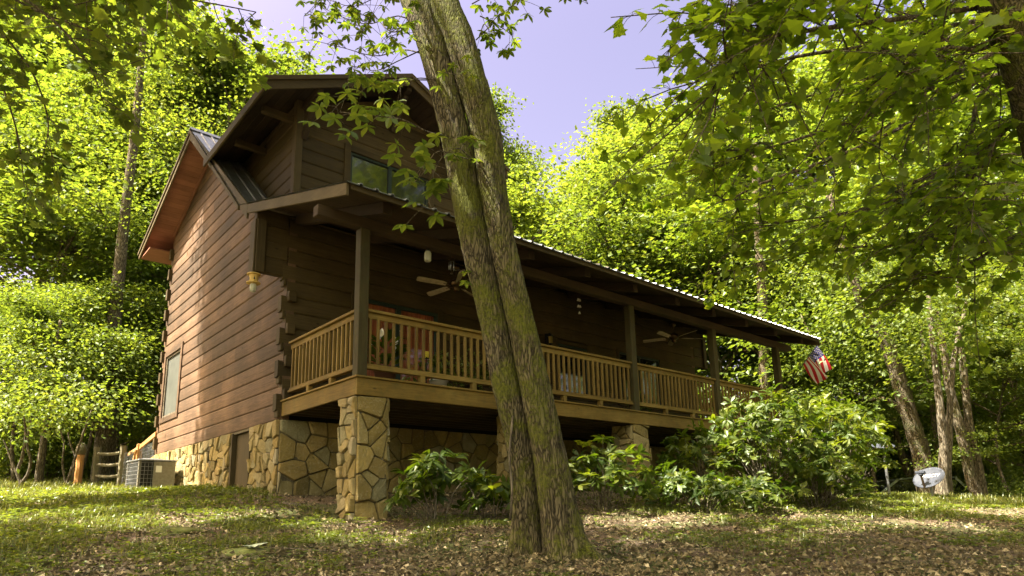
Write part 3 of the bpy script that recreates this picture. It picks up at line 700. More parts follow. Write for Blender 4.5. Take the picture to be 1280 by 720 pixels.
# --- stone
def clip(poly, n, c):                      # keep points with p.n <= c
    out = []
    for i in range(len(poly)):
        a = poly[i]; b = poly[(i+1) % len(poly)]; da = a[0]*n[0]+a[1]*n[1]-c; db = b[0]*n[0]+b[1]*n[1]-c
        if da <= 0: out.append(a)
        if (da < 0 < db) or (db < 0 < da):
            t = da/(da-db); out.append((a[0]+(b[0]-a[0])*t, a[1]+(b[1]-a[1])*t))
    return out
def stone_face(mb, o, u, nv, W, z0, z1, cell, seed, holes=(), aspect=1.0):
    r = random.Random(seed); u = Vector(u); nv = Vector(nv); o = Vector(o); up = Vector((0, 0, 1)); H = z1-z0
    cx_, cy_ = cell, cell*aspect
    pts = []; nx_ = max(1, round(W/cx_)); ny_ = max(1, round(H/cy_))
    for i_ in range(nx_):
        for j_ in range(ny_):
            pts.append(((i_+.5+(.25 if j_ % 2 else -.25)+r.uniform(-.55, .55))*W/nx_, (j_+.5+r.uniform(-.55, .55))*H/ny_))
    for i_, p in enumerate(pts):
        poly = [(0, 0), (W, 0), (W, H), (0, H)]
        for j_, q in enumerate(pts):
            if i_ == j_ or abs(p[0]-q[0]) > cx_*3 or abs(p[1]-q[1]) > cy_*3: continue
            n_ = (q[0]-p[0], q[1]-p[1]); L = math.hypot(*n_)
            if L < 1e-6: continue
            n_ = (n_[0]/L, n_[1]/L); c = (p[0]+q[0])/2*n_[0]+(p[1]+q[1])/2*n_[1]-.008
            poly = clip(poly, n_, c)
            if len(poly) < 3: break
        if len(poly) < 3: continue
        cx = sum(a for a, b in poly)/len(poly); cy = sum(b for a, b in poly)/len(poly)
        if any(h[0]-.04 < cx < h[1]+.04 and h[2]-.04 < cy+z0 < h[3]+.04 for h in holes): continue
        for h in holes:
            if h[0] < max(a for a, b in poly) and h[1] > min(a for a, b in poly) and h[2] < max(b for a, b in poly)+z0 and h[3] > min(b for a, b in poly)+z0:
                if cx < h[0]: poly = clip(poly, (1, 0), h[0])
                elif cx > h[1]: poly = clip(poly, (-1, 0), -h[1])
                elif cy+z0 > h[3]: poly = clip(poly, (0, -1), -(h[3]-z0))
                else: poly = clip(poly, (0, 1), h[2]-z0)
        if len(poly) < 3: continue
        # chamfer corners once (Chaikin) for an irregular rounded outline
        ch = []
        m = len(poly)
        for k in range(m):
            a = poly[k]; b = poly[(k+1) % m]
            ch.append((a[0]*.93+b[0]*.07, a[1]*.93+b[1]*.07)); ch.append((a[0]*.07+b[0]*.93, a[1]*.07+b[1]*.93))
        poly = ch; m = len(poly)
        h_ = r.uniform(.016, .062); tx = r.uniform(-.16, .16); ty = r.uniform(-.16, .16); ring = []
        for (sc, hh) in ((1., 0.), (.97, h_*.75), (.90, h_)):
            for (a, b) in poly:
                aa = cx+(a-cx)*sc; bb = cy+(b-cy)*sc
                hz = hh+(0 if hh == 0 else (aa-cx)*tx+(bb-cy)*ty)+(r.uniform(-.007, .007) if hh else 0)
                ring.append(o+u*aa+up*(z0+bb)+nv*(hz+.004))
        F = []
        for l_ in range(2):
            for k in range(m): F.append((l_*m+k, l_*m+(k+1) % m, (l_+1)*m+(k+1) % m, (l_+1)*m+k))
        ring.append(o+u*cx+up*(z0+cy)+nv*(h_+.004+r.uniform(.0, .008)))
        for k in range(m): F.append((2*m+k, 2*m+(k+1) % m, 3*m))
        mb.add(ring, F, r.random())
def stone_pillar(x0, y0, zb, sd):
    a = .46; c = .04; mb = MB(); e = MB(); X0, Y0 = x0+c, y0+c; zt = -.245
    e.box((X0, Y0, zb), (X0+a, Y0+a, zt)); core = e.build('stone_pillar', MORTAR, cabin)
    for k, (o, u, nv) in enumerate((((X0, Y0, 0), (1, 0, 0), (0, -1, 0)), ((X0, Y0+a, 0), (0, -1, 0), (-1, 0, 0)), ((X0+a, Y0, 0), (0, 1, 0), (1, 0, 0)), ((X0+a, Y0+a, 0), (-1, 0, 0), (0, 1, 0)))):
        stone_face(mb, o, u, nv, a, zb, zt, .185 if k != 1 else .15, sd*10+k, aspect=1.25)
    mb.build('veneer', STONE, core)
for k, x in enumerate((0, 2.86, 5.84, 8.82, 11.6)): stone_pillar(x, 0.0, g(x+.25, .25)-.25, k+1)
def foundation(o, u, nv, W, zb, seed, holes=(), cell=.27):
    e = MB(); u_ = Vector(u); n_ = Vector(nv); o_ = Vector(o)
    cuts = sorted(set([0, W]+[h[0] for h in holes]+[h[1] for h in holes]))
    P = []
    hs = sorted(holes)
    def slab(a0, a1, b0, b1):
        pts = [o_+u_*a+Vector((0, 0, b))-n_*d for a, b, d in ((a0, b0, 0), (a1, b0, 0), (a1, b1, 0), (a0, b1, 0), (a0, b0, .18), (a1, b0, .18), (a1, b1, .18), (a0, b1, .18))]
        e.add(pts, BOXF, 0)
    x = 0
    for h in hs:
        slab(x, h[0], zb, ZB); x = h[1]
        if h[3] < ZB-.01: slab(h[0], h[1], h[3], ZB)
        if h[2] > zb: slab(h[0], h[1], zb, h[2])
    slab(x, W, zb, ZB)
    f = e.build('foundation', MORTAR, cabin); mb = MB()
    stone_face(mb, o, u, nv, W, zb, ZB-.002, cell, seed, holes); mb.build('veneer', STONE, f)
    return f
# gable side, front under the porch, other sides
foundation((-.0, W0+.02, 0), (0, 1, 0), (-1, 0, 0), W1-W0-.04, -1.75, 21, [(1.25, 2.25, -1.75, -.32), (3.45, 3.68, -.72, -.5)], .21)
foundation((0, W0+.0, 0), (1, 0, 0), (0, -1, 0), LX, -2.0, 22, [(1.05, 1.3, -.75, -.5)], .30)
foundation((LX, W0+.02, 0), (0, 1, 0), (1, 0, 0), W1-W0-.04, -1.9, 23, (), .3)
foundation((0, W1, 0), (1, 0, 0), (0, 1, 0), LX, -1.6, 24, (), .3)
dd = MB(); dd.box((.06, W0+1.28, -1.7), (.10, W0+2.26, -.325)); cdr = dd.build('cellar_door', LOGZ, cabin, .004)
for y in (W0+1.27, W0+2.2):
    mb = MB(); mb.box((-.03, y, -1.7), (.055, y+.07, -.30)); mb.build('door_jamb', LOGZ, cdr, .004)
mb = MB(); mb.box((.10, W0+3.47, -.72), (.12, W0+3.70, -.5)); mb.box((1.05, W0+.1, -.75), (1.3, W0+.12, -.5)); mb.build('vent', BLACK, cabin)
# ================================================================== THINGS ON THE PORCH
def fan(loc, rot, label):
    t = empty('ceiling_fan', loc, rot, label, 'ceiling fan', 'ceiling fans under the porch roof')
    mb = MB(); mb.lathe([(0, .34), (.06, .34), (.07, .30), (.015, .28), (.012, .08), (0, .08)], seg=14); mb.build('rod', BRONZE, t, smooth=True)
    mb = MB(); mb.lathe([(0, .09), (.07, .085), (.12, .05), (.125, .0), (.09, -.05), (.05, -.07), (.055, -.11), (.03, -.14), (0, -.14)], seg=20); mb.build('motor', BRONZE, t, smooth=True)
    for k in range(5):
        a = 2*PI*k/5; c, s_ = math.cos(a), math.sin(a); mb = MB(); pts = []
        for (r, w_, z) in ((.20, .035, -.01), (.28, .045, 0), (.68, .06, .0), (.75, .05, 0), (.77, .02, 0)):
            pts.append((r, w_, z))
        outl = pts+[(r, -w_, z-.02) for r, w_, z in pts[::-1]]
        P = [(c*r-s_*w_, s_*r+c*w_, z+.012*w_/.07) for r, w_, z in outl]
        mb.prism(P, (0, 0, -.008)); bl = mb.build('blade', BLADE, t)
        mb = MB(); mb.beam((c*.09, s_*.09, -.02), (c*.26, s_*.26, -.02), .03, .01); mb.build('blade_iron', BRONZE, bl)
    return t
fan((2.62, 1.3, 2.24), .45, 'ceiling fan above the porch door, partly behind the leaning mossy trunk')
fan((9.3, 1.3, 2.30), .75, 'five bladed ceiling fan between the third and fourth porch posts')
# hanging jars and chimes
s = NT('frosted_jar'); JAR = s.done((.55, .55, .45), .25); s.p.inputs['Transmission Weight'].default_value = .3
t = empty('jar_lantern', (1.17, .06, 1.95), 0, 'pale glass jar lantern hanging under the porch beam near the corner post', 'lantern')
mb = MB(); mb.lathe([(0, 0), (.045, 0), (.055, .02), (.055, .13), (.04, .16), (.035, .165)], seg=14); mb.build('jar', JAR, t, smooth=True)
mb = MB(); mb.lathe([(0, .195), (.03, .195), (.038, .165), (0, .165)], seg=12); mb.tube([(0, 0, .19), (0, 0, .225)], .003, 6); mb.build('lid', BLACK, t)
def chime(loc, L, label, bells=False):
    t = empty('wind_chime', loc, 0, label, 'wind chime')
    if not bells:
        mb = MB(); mb.lathe([(0, .01), (.05, .008), (.055, -.005), (0, -.01)], seg=12); mb.tube([(0, 0, .0), (0, 0, .10)], .002, 5); mb.build('top_disc', BRONZE, t)
        for k in range(5):
            a = k*2*PI/5; mb = MB(); x, y = .04*math.cos(a), .04*math.sin(a); mb.tube([(x, y, -.03), (x, y, -.03-L*(.7+.07*k))], .007, 7); mb.build('chime_tube', METAL, t, smooth=True)
        mb = MB(); mb.tube([(0, 0, -.01), (0, 0, -L-.05)], .0015, 4); mb.lathe([(0, 0), (.02, -.005), (.02, -.02), (0, -.02)], (0, 0, -L-.05), 8); mb.build('striker', BRONZE, t)
    else:
        mb = MB(); mb.tube([(0, 0, .12), (0, 0, -L)], .0025, 5); mb.build('cord', BLACK, t)
        for k in range(3):
            z = -.02-k*L*.42; mb = MB(); 
            for dx in ((-.022, .022) if k < 2 else (0,)):
                mb.lathe([(.0, .0), (.012, -.004), (.018, -.03), (.028, -.045)], (dx, 0, z), 10)
            mb.build('bell', BLADE, t, smooth=True)
chime((1.62, .06, 2.08), .16, 'small tube wind chime hanging beside the pale jar lantern')
chime((4.54, .06, 2.05), .30, 'string of small bells hanging from the porch beam right of the leaning trunk', True)
t = empty('hanging_bell', (9.75, -.3, 2.05), 0, 'small dark bell hanging from the eave near the far porch end', 'bell')
mb = MB(); mb.tube([(0, 0, -.26), (0, 0, .1)], .004, 6); mb.build('hanger', BLACK, t)
mb = MB(); mb.lathe([(0, -.25), (.04, -.26), (.055, -.33), (.085, -.37), (.08, -.372), (0, -.30)], seg=14); mb.build('bell_body', BRONZE, t, smooth=True)
t = empty('wall_lantern', (6.12, W0-.02, 2.05), 0, 'dark wall lantern with amber glass mounted on the log wall', 'wall lamp')
s = NT('amber_glass'); AMBER = s.done((.35, .26, .07), .2)
mb = MB(); mb.box((-.04, -.02, -.12), (.04, .018, .1)); mb.beam((0, 0, .07), (0, -.14, .09), .02, .02); mb.build('bracket_plate', BLACK, t, .004)
mb = MB(); mb.lathe([(0, .08), (.02, .07), (.075, .02), (.07, .01), (.0, .01)], (0, -.12, 0), 6); mb.lathe([(0, -.22), (.03, -.2), (.06, -.17), (.06, -.155), (0, -.155)], (0, -.12, 0), 6)
for k in range(6): a = k*PI/3; mb.tube([(.058*math.cos(a), -.12+.058*math.sin(a), -.16), (.066*math.cos(a), -.12+.066*math.sin(a), .01)], .005, 4)
mb.build('lantern_cage', BLACK, t)
mb = MB(); mb.lathe([(.0, -.15), (.045, -.15), (.05, 0), (0, 0)], (0, -.12, 0), 6); mb.build('lantern_glass', AMBER, t)
# bird feeder under the prow
s = NT('yellow_feeder'); YEL = s.done((.55, .38, .12), .6)
t = empty('bird_feeder', (-.56, 2.60, 2.10), 0, 'small yellow bird feeder with a glass jar hanging below the prow corner', 'bird feeder')
mb = MB(); mb.tube([(0, 0, .0), (0, 0, .06)], .005, 6); mb.build('hook', BLACK, t)
mb = MB(); mb.lathe([(0, .012), (.11, 0), (.115, -.015), (.075, -.02), (.07, -.14), (.115, -.15), (.115, -.165), (0, -.165)], seg=10); b_ = mb.build('house', YEL, t)
mb = MB(); mb.prism([(-.072, -.018, -.11), (-.072, .018, -.11), (-.072, 0, -.06)], (-.004, 0, 0)); mb.prism([(-.03, -.0735, -.11), (.0, -.0735, -.11), (-.015, -.0735, -.06)], (0, -.004, 0)); mb.build('entrance', BLACK, b_)
mb = MB(); mb.lathe([(.04, -.166), (.055, -.19), (.055, -.28), (.035, -.31), (0, -.31)], seg=12); mb.build('jar', JAR, t, smooth=True)
# flag
def flag():
    base = Vector((12.15, .1, .98)); tip = Vector((13.22, -.5, 2.34))
    t = empty('flag', tuple(base), 0, 'stars and stripes flag hanging from a slanting pole at the porch end', 'flag')
    d = tip-base; mb = MB(); mb.tube([(0, 0, 0), tuple(d)], .012, 8); mb.lathe([(0, .03), (.02, .015), (.02, -.01), (0, -.02)], tuple(d), 10); mb.build('pole', BLACK, t, smooth=True)
    mb = MB(); mb.tube([(-.04, .0, -.03), tuple(d*.06)], .02, 8); mb.build('bracket', BLACK, t)
    # cloth: hoist edge runs along the pole from the tip down; hangs under gravity with folds
    nu, nv_ = 40, 26; V = []; u0 = d.normalized(); hoist = .72; fly = .80
    for i_ in range(nu+1):
        f = i_/nu
        for j_ in range(nv_+1):
            h_ = j_/nv_                      # 0 at the tip
            p = d*0.985-u0*(h_*hoist)
            drop = f*fly*(1-.12*h_); 
            p = p+Vector((RT[0]*.20*f, RT[1]*.20*f, 0))+Vector((.03*math.sin(f*6+h_*9)*f, -.05*f-.055*math.sin(h_*10+f*2.4)*(.4+1.5*f), -drop*.84))
            p = p+Vector((u0.x, u0.y, 0))*h_*hoist*.28*f
            V.append(tuple(p))
    me = bpy.data.meshes.new('cloth'); F = []; mi = []
    for i_ in range(nu):
        for j_ in range(nv_):
            a = i_*(nv_+1)+j_; F.append((a, a+1, a+nv_+2, a+nv_+1))
            st = int(j_/nv_*13)
            mi.append(2 if (i_/nu < .4 and st < 7) else (0 if st % 2 == 0 else 1))
    me.from_pydata(V, [], F)
    for nm, c in (('flag_red', (.30, .02, .025)), ('flag_white', (.45, .42, .36)), ('flag_blue', (.03, .03, .13))):
        s = NT(nm); s.n.remove(s.p); df = s.new('ShaderNodeBsdfDiffuse'); tr = s.new('ShaderNodeBsdfTranslucent'); m1 = s.new('ShaderNodeMixShader'); m1.inputs[0].default_value = .45
        df.inputs[0].default_value = c+(1,); tr.inputs[0].default_value = c+(1,); s.l(df.outputs[0], m1.inputs[1]); s.l(tr.outputs[0], m1.inputs[2]); s.l(m1.outputs[0], s.out.inputs[0]); me.materials.append(s.m)
    me.polygons.foreach_set('material_index', mi); me.polygons.foreach_set('use_smooth', [True]*len(F))
    cl = link('cloth', me, t)
    mb = MB()
    P = [Vector(v) for v in V]
    for r_ in range(9):                      # stars in staggered rows
        for c_ in range(6 if r_ % 2 == 0 else 5):
            fi = (c_+.5+(.5 if r_ % 2 else 0))/6.1*.385; hj = (r_+.6)/9.6*(7/13)
            i_ = fi*nu; j_ = hj*nv_; a = int(i_)*(nv_+1)+int(j_)
            c0 = P[a].lerp(P[a+nv_+1], i_-int(i_)); c0 = c0+(P[a+1]-P[a])*(j_-int(j_)); e1 = (P[a+nv_+1]-P[a]).normalized(); e2 = (P[a+1]-P[a]).normalized(); nn = e1.cross(e2).normalized()
            e2 = nn.cross(e1)
            for sd in (-1, 1):
                ring = [c0+nn*sd*.003+(e1*math.cos(q*PI/5+PI/2)+e2*math.sin(q*PI/5+PI/2))*(.0165 if q % 2 == 0 else .007) for q in range(10)]
                mb.add([c0+nn*sd*.003]+ring, [(0, 1+q, 1+(q+1) % 10) for q in range(10)], 0)
    mb.build('stars', me.materials[1], cl)
flag()
# ================================================================== YARD THINGS
def ac_unit():
    x, y = -.92, 7.85; z = g(x, y)-.02
    t = empty('air_conditioner', (x, y, z), math.radians(6), 'grey outdoor air conditioner with a wire grille beside the sunlit stone base', 'air conditioner')
    S = .74; H = .66; s = NT('ac_paint'); n = s.noise(s.coord(), 20, 4); PA = s.done(s.ramp(n, [(.3, (.15, .135, .10)), (.7, (.22, .20, .155))]), .5)
    mb = MB(); mb.box((-.08, -.08, -.12), (S+.08, S+.08, .05)); mb.build('pad', MORTAR, t, .01)
    mb = MB(); mb.box((.03, .03, .06), (S-.03, S-.03, H-.02)); mb.build('coil', BLACK, t)
    mb = MB()
    for (a, b) in ((0, 0), (S-.04, 0), (0, S-.04), (S-.04, S-.04)): mb.box((a, b, .05), (a+.04, b+.04, H))
    mb.box((0, 0, .05), (S, S, .085)); mb.build('cabinet_frame', PA, t, .006)
    mb = MB(); mb.box((S*.40, -.012, .10), (S, .028, H-.01)); mb.build('service_panel', PA, t, .006)
    mb = MB(); mb.box((S*.46, -.016, .42), (S*.62, -.0125, .56)); mb.build('label_plate', WHITE, t)
    mb = MB(); mb.prism([(-.02, -.02, H), (S+.02, -.02, H), (S+.02, S+.02, H), (-.02, S+.02, H)], (0, 0, .035)); mb.lathe([(0, .075), (.2, .07), (.32, .036)], (S/2, S/2, H), 20); mb.build('top_cover', METAL, t, .008)
    mb = MB()
    for k in range(10): 
        yy = .045+k*(S-.09)/9; mb.tube([(-.005, yy, .08), (-.005, yy, H-.01)], .004, 4); mb.tube([(yy if yy < S*.4 else S+.004, -.005 if yy < S*.4 else yy, .08), (yy if yy < S*.4 else S+.004, -.005 if yy < S*.4 else yy, H-.01)], .004, 4)
    for k in range(7): zz = .12+k*(H-.16)/6; mb.tube([(S*.4, -.005, zz), (-.005, -.005, zz), (-.005, S+.004, zz)], .004, 4)
    mb.build('grille', METAL, t)
    mb = MB(); mb.tube(smooth_path([(S, .1, .2), (S+.12, .0, .12), (S+.3, -.12, .1), (S+.5, -.1, .16), (S+.62, .0, .3)], 14), .018, 8); mb.tube(smooth_path([(S, .16, .14), (S+.2, .05, .06), (S+.45, -.05, .06), (S+.6, .1, .2)], 12), .01, 6); mb.build('hose', BLACK, t, smooth=True)
ac_unit()
def post_rail_fence():
    # split rail fence behind the unit
    A = at(118, 607, 19.2); B = at(150, 608, 18.3); A[2] = g(A[0], A[1]); B[2] = g(B[0], B[1])
    t = empty('split_rail_fence', (A[0], A[1], A[2]), 0, 'weathered split rail fence with grey green rails beyond the corner gate', 'fence')
    far = A+(A-B)/np.linalg.norm(A-B)*0+np.array([.4, .1, 0])
    H = 1.18
    mb = MB(); mb.tube([(0, 0, -.2), (0.01, 0, .5), (-.01, .01, H)], .1, 6); mb.build('post', OLDW, t)
    C2 = at(106, 604, 22); C2[2] = g(C2[0], C2[1]); rel = C2-A; relB = B-A
    for zz in (.35, .68, 1.0):
        mb = MB(); mb.tube(smooth_path([(0, 0, zz), tuple(relB*.5+np.array([0, 0, zz-.03])), tuple(relB+np.array([0, 0, zz+.02]))], 6), .05, 6); mb.build('rail', OLDW, t)
    mb = MB(); mb.tube([tuple(relB+np.array([0, 0, -.2])), tuple(relB+np.array([0, 0, H+.02]))], .09, 6); mb.build('post', OLDW, t)
    D = B+np.array([1.9, .8, 0])
    # gate section of new timber running to the house corner
    G0 = at(170, 609, 17.6); G0[2] = g(G0[0], G0[1]); G1 = np.array([-.02, W1+.05, G0[2]])
    t = empty('wire_gate', tuple(G0), 0, 'new timber gate frame with wire mesh and a diagonal brace by the cabin corner', 'gate')
    r0 = B-G0; r0[2] = 0; r1 = G1-G0; r1[2] = 0; Hn = 1.22
    mb = MB(); mb.box((-.07, -.07, -.2), (.07, .07, Hn)); mb.build('post', NEWW, t, .012)
    mb = MB(); mb.beam((r0[0]+.12, r0[1], 1.0), (0, 0, 1.12), .05, .10); mb.build('top_rail', NEWW, t, .006)
    mb = MB(); mb.beam((r0[0]+.12, r0[1], .1), (0, 0, .12), .05, .10); mb.build('bottom_rail', NEWW, t, .006)
    mb = MB(); mb.beam((r0[0]+.15, r0[1]-.04, .05), (-.08, -.04, 1.08), .05, .09); mb.build('brace', NEWW, t, .006)
    mb = MB(); mb.beam((0, 0, 1.12), (r1[0], r1[1], 1.34), .05, .12); mb.build('top_rail', NEWW, t, .006)
    mb = MB(); mb.beam((0, 0, .56), (r1[0], r1[1], .72), .05, .10); mb.build('middle_rail', NEWW, t, .006)
    mb = MB()
    for k in range(1, 22): f = k/22; x, y = r0[0]*f, r0[1]*f; mb.tube([(x, y, .1), (x, y, 1.05)], .0035, 4); x, y = r1[0]*f, r1[1]*f; mb.tube([(x, y, .05), (x, y, 1.15)], .0035, 4)
    for k in range(12): z = .1+k*.085; mb.tube([(r0[0], r0[1], z), (0, 0, z), (r1[0], r1[1], z+.02)], .0035, 4)
    mb.build('wire_mesh', METAL, t)
post_rail_fence()
# small post / stump with a face-like top at the wood edge
p = at(97, 604, 19); mb = MB(); z = g(p[0], p[1])
t = empty('garden_totem', (p[0], p[1], z), 0, 'slim reddish brown wooden post with a pale knob at the edge of the woods', 'post')
mb.tube([(0, 0, -.1), (0, 0, .95)], .10, 8); mb.build('shaft', NEWW, t)
mb = MB(); mb.lathe([(0, 1.32), (.11, 1.26), (.15, 1.1), (.12, .98), (.08, .95), (0, .95)], seg=12); mb.build('knob', OLDW, t, smooth=True)
# satellite dishes
def dish(loc, face, r, label, text=None, mast=.9, tilt=.5):
    t = empty('satellite_dish', loc, 0, label, 'satellite dish', 'satellite dishes beside the woods')
    s = NT('dish_grey'); n = s.noise(s.coord(), 6, 4); DG = s.done(s.ramp(n, [(.3, (.035, .040, .055)), (.7, (.055, .062, .08))]), .65)
    f = Vector(face).normalized(); sd = f.cross(Vector((0, 0, 1))).normalized(); up = sd.cross(f); c = Vector((0, 0, mast)); V = []; F = []; R_, A_ = 9, 32
    def P_(rr, a, off=0): return c+(sd*math.cos(a)*1.12+up*math.sin(a)*.92)*rr*r+f*(rr*rr*.16*r+off)
    V.append(P_(0, 0)); 
    for i_ in range(1, R_+1):
        for k in range(A_): V.append(P_(i_/R_, 2*PI*k/A_))
    for k in range(A_):
        F.append((0, 1+k, 1+(k+1) % A_))
        for i_ in range(R_-1): a = 1+i_*A_+k; b = 1+i_*A_+(k+1) % A_; F.append((a, a+A_, b+A_, b))
    mb = MB(); mb.add(V, F, 0); o = mb.build('reflector', DG, t, smooth=True); m = o.modifiers.new('thick', 'SOLIDIFY'); m.thickness = .012
    mb = MB(); mb.tube([(0, 0, -.3), (0, 0, mast-.1)], .03, 8); mb.tube([(0, 0, mast-.1), tuple(c-f*.04)], .03, 8); mb.build('mast', METAL, t)
    fp = c+f*r*1.0-up*r*.25
    mb = MB(); mb.beam(tuple(c-up*r*.9+f*.12*r), tuple(fp), .035, .035); mb.build('feed_arm', BRONZE, t)
    mb = MB(); mb.beam(tuple(fp), tuple(fp+(c-fp)*.22), .09, .13); mb.beam(tuple(fp-sd*.11), tuple(fp+sd*.11), .07, .06); mb.build('receiver', DG, t, .01)
    if text:
        cu = bpy.data.curves.new('lettering', 'FONT'); cu.body = text; cu.size = .155*r/.45; cu.align_x = 'CENTER'; cu.extrude = .001
        to = bpy.data.objects.new('lettering', cu); COL.objects.link(to); dg = bpy.context.evaluated_depsgraph_get(); me = bpy.data.meshes.new_from_object(to.evaluated_get(dg)); bpy.data.objects.remove(to)
        mat4 = Matrix((tuple(-sd), tuple(up), tuple(f))).transposed().to_4x4()
        # right-reading for someone facing the bowl
        for v_ in me.vertices:
            x, y, z = v_.co; q = c+(-sd)*x*1.0+up*(y+r*.12)
            rr = math.hypot(x/1.12, (y+r*.12)/.92)/r; v_.co = q+f*(rr*rr*.16*r+.012+z)
        link('lettering', me, t, [WHITE])
p = at(1165, 617, 15.2); gp_ = g(p[0], p[1]); toc = unit(CAM-p)
dl = unit(np.array([toc[0], toc[1], 0])); perp = np.array([-dl[1], dl[0], 0])
dish((p[0], p[1], gp_), tuple(dl*.62-perp*.42+np.array([0, 0, .62])), .33, 'large grey satellite dish with white lettering low beside the pale trunk', 'DIRECTV', mast=.47)
p = at(1111, 612, 15.0); gp_ = g(p[0], p[1])
dish((p[0], p[1], gp_), tuple(dl*.35+np.array([.1, -.1, .8])), .22, 'small grey satellite dish on a thin mast above the shrubs', None, mast=1.18)
# parked car behind
def car():
    p = at(1124, 612, 24); z = g(p[0], p[1])-.12
    t = empty('parked_car', (p[0], p[1], z), math.radians(-47), 'pale green estate car parked among the trees behind the satellite dish', 'car')
    s = NT('car_paint'); n = s.noise(s.coord(), 3, 3); PA = s.done(s.ramp(n, [(.3, (.26, .30, .22)), (.7, (.36, .41, .30))]), .3, .3); s.p.inputs['Coat Weight'].default_value = .5
    L, W_ = 2.2, .88
    prof = [(-L, .45), (-L-.02, .75), (-L+.1, .98), (-1.0, 1.06), (-.35, 1.05), (L-.1, 1.02), (L, .8), (L, .42), (1.85, .30), (1.05, .30), (-1.0, .30), (-1.85, .30)]
    mb = MB(); mb.prism([(x, -W_, zz) for x, zz in prof], (0, 2*W_, 0), .5); mb.build('body', PA, t, .06, seg=3)
    cab = [(-1.05, 1.05), (-.35, 1.50), (.1, 1.56), (1.6, 1.54), (2.1, 1.05)]
    mb = MB(); mb.prism([(x, -W_+.09, zz) for x, zz in cab], (0, 2*W_-.18, 0), .5); mb.build('glasshouse', GLASS, t, .03)
    mb = MB(); mb.prism([(-.40, -W_+.08, 1.49), (.1, -W_+.08, 1.565), (1.65, -W_+.08, 1.55), (1.65, -W_+.08, 1.60), (.1, -W_+.08, 1.61), (-.42, -W_+.08, 1.53)], (0, 2*W_-.16, 0), .5); mb.build('roof', PA, t, .015)
    for y in (-W_+.075, W_-.085):
        for (x0, x1) in ((-1.02, -.36), (.38, .38), (1.2, 1.2), (2.05, 1.58)):
            mb = MB(); mb.beam((x0, y, 1.05), (x1, y, 1.54), .03, .08, up=(1, 0, 0)); mb.build('roof_pillar', PA, t)
    for x in (-1.42, 1.42):
        for y in (-W_-.01, W_-.19):
            mb = MB(); V = []; 
            for k in range(24):
                a = 2*PI*k/24; V.append((x+.33*math.cos(a), y, .33+.33*math.sin(a)))
            mb.prism(V, (0, .2, 0), 0); wh = mb.build('wheel', BLACK, t, .02)
            mb = MB(); V = [(x+.19*math.cos(2*PI*k/16), y-.004 if y < 0 else y+.204, .33+.19*math.sin(2*PI*k/16)) for k in range(16)]; mb.prism(V, (0, .012 if y < 0 else -.012, 0), 0); mb.build('rim', METAL, wh)
    for y in (-.7, .5):
        mb = MB(); mb.box((-L-.035, y, .68), (-L+.05, y+.2, .84)); mb.build('headlight', WHITE, t, .01)
        mb = MB(); mb.box((L-.05, y, .75), (L+.02, y+.2, .95)); mb.build('tail_light', CURT, t, .01)
car()
# mossy stones
s = NT('moss_stone'); n = s.noise(s.coord(), 5, 6, .7); s.bump(s.noise(s.coord(), 30, 5), .8, .01)
MOSSY = s.done(s.ramp(n, [(.35, (.055, .07, .012)), (.55, (.11, .115, .025)), (.7, (.13, .11, .08))]), .9)
def rock(px, py, d, r, fl, seed, label, mat=MOSSY):
    import bmesh
    p = at(px, py, d); rr = random.Random(seed); bm = bmesh.new(); bmesh.ops.create_icosphere(bm, subdivisions=4, radius=1)
    off = rr.uniform(0, 99)
    from mathutils import noise as mn
    for v_ in bm.verts:
        q = v_.co.copy(); f = 1+.35*mn.noise(q*1.3+Vector((off, 0, 0)))+.12*mn.noise(q*4+Vector((off, 3, 0))); v_.co = Vector((q.x*f*r, q.y*f*r*.8, q.z*f*r*fl))
    me = bpy.data.meshes.new('mossy_rock'); bm.to_mesh(me); bm.free(); me.polygons.foreach_set('use_smooth', [True]*len(me.polygons))
    o = link('mossy_rock', me, None, [mat]); o.location = (p[0], p[1], g(p[0], p[1])+r*fl*.1); tag(o, label, 'rock')
rock(222, 661, 7.2, .30, .22, 3, 'flat mossy rock in the grass left of the stone pillar')
rock(312, 692, 6.0, .26, .20, 4, 'low mossy rock in the foreground with a pale leaf lying on it')
mp = at(312, 686, 5.95); zz = g(mp[0], mp[1])+.07
P = np.array([[mp[0], mp[1], zz+.02], [mp[0]+.05, mp[1]-.05, zz+.015]]); V, F, T = leaves(P, np.array([[.8, -.5, .2], [-.7, .6, .1]]), np.array([[0, 0, 1.], [.3, 0, 1.]]), [.17, .14], MAPLE, rng, np.array([1., 1.]))
def seedling(px, py, d, n, L, seed, label):
    p = at(px, py, d); z = g(p[0], p[1]); rs = np.random.default_rng(seed); t = empty('seedling', (p[0], p[1], z), 0, label, 'seedling'); LP, LA, LN, W_ = [], [], [], []
    for k in range(n):
        a = rs.uniform(0, 2*PI); r = rs.uniform(.02, .13); e = np.array([r*math.cos(a), r*math.sin(a), rs.uniform(.05, .16)]); W_.append(tube(smooth_path([(0, 0, -.02), e*.5, e], 5), .0022, 4))
        for q in range(5): b = q*1.257+a; LP.append(e); LA.append([math.cos(b), math.sin(b), .1]); LN.append([0, 0, 1.])
    V, F, T = join(W_); link('stems', npmesh('stems', V, F, T), t, [LEAF_W])
    V, F, T = leaves(np.array(LP), np.array(LA), np.array(LN)+rs.normal(0, .2, (len(LN), 3)), rs.uniform(.7, 1.2, len(LP))*L, OVAL, rs, rs.uniform(.4, 1, len(LP))); link('leaves', npmesh('leaves', V, F, T), t, [LEAF_W])
seedling(768, 694, 5.9, 14, .05, 1, 'bright green seedling cluster at the right foot of the leaning trunk')
seedling(738, 700, 5.7, 7, .045, 2, 'small seedling touching the root flare of the leaning trunk')
seedling(628, 682, 6.2, 12, .05, 3, 'bright seedlings just left of the leaning trunk base')
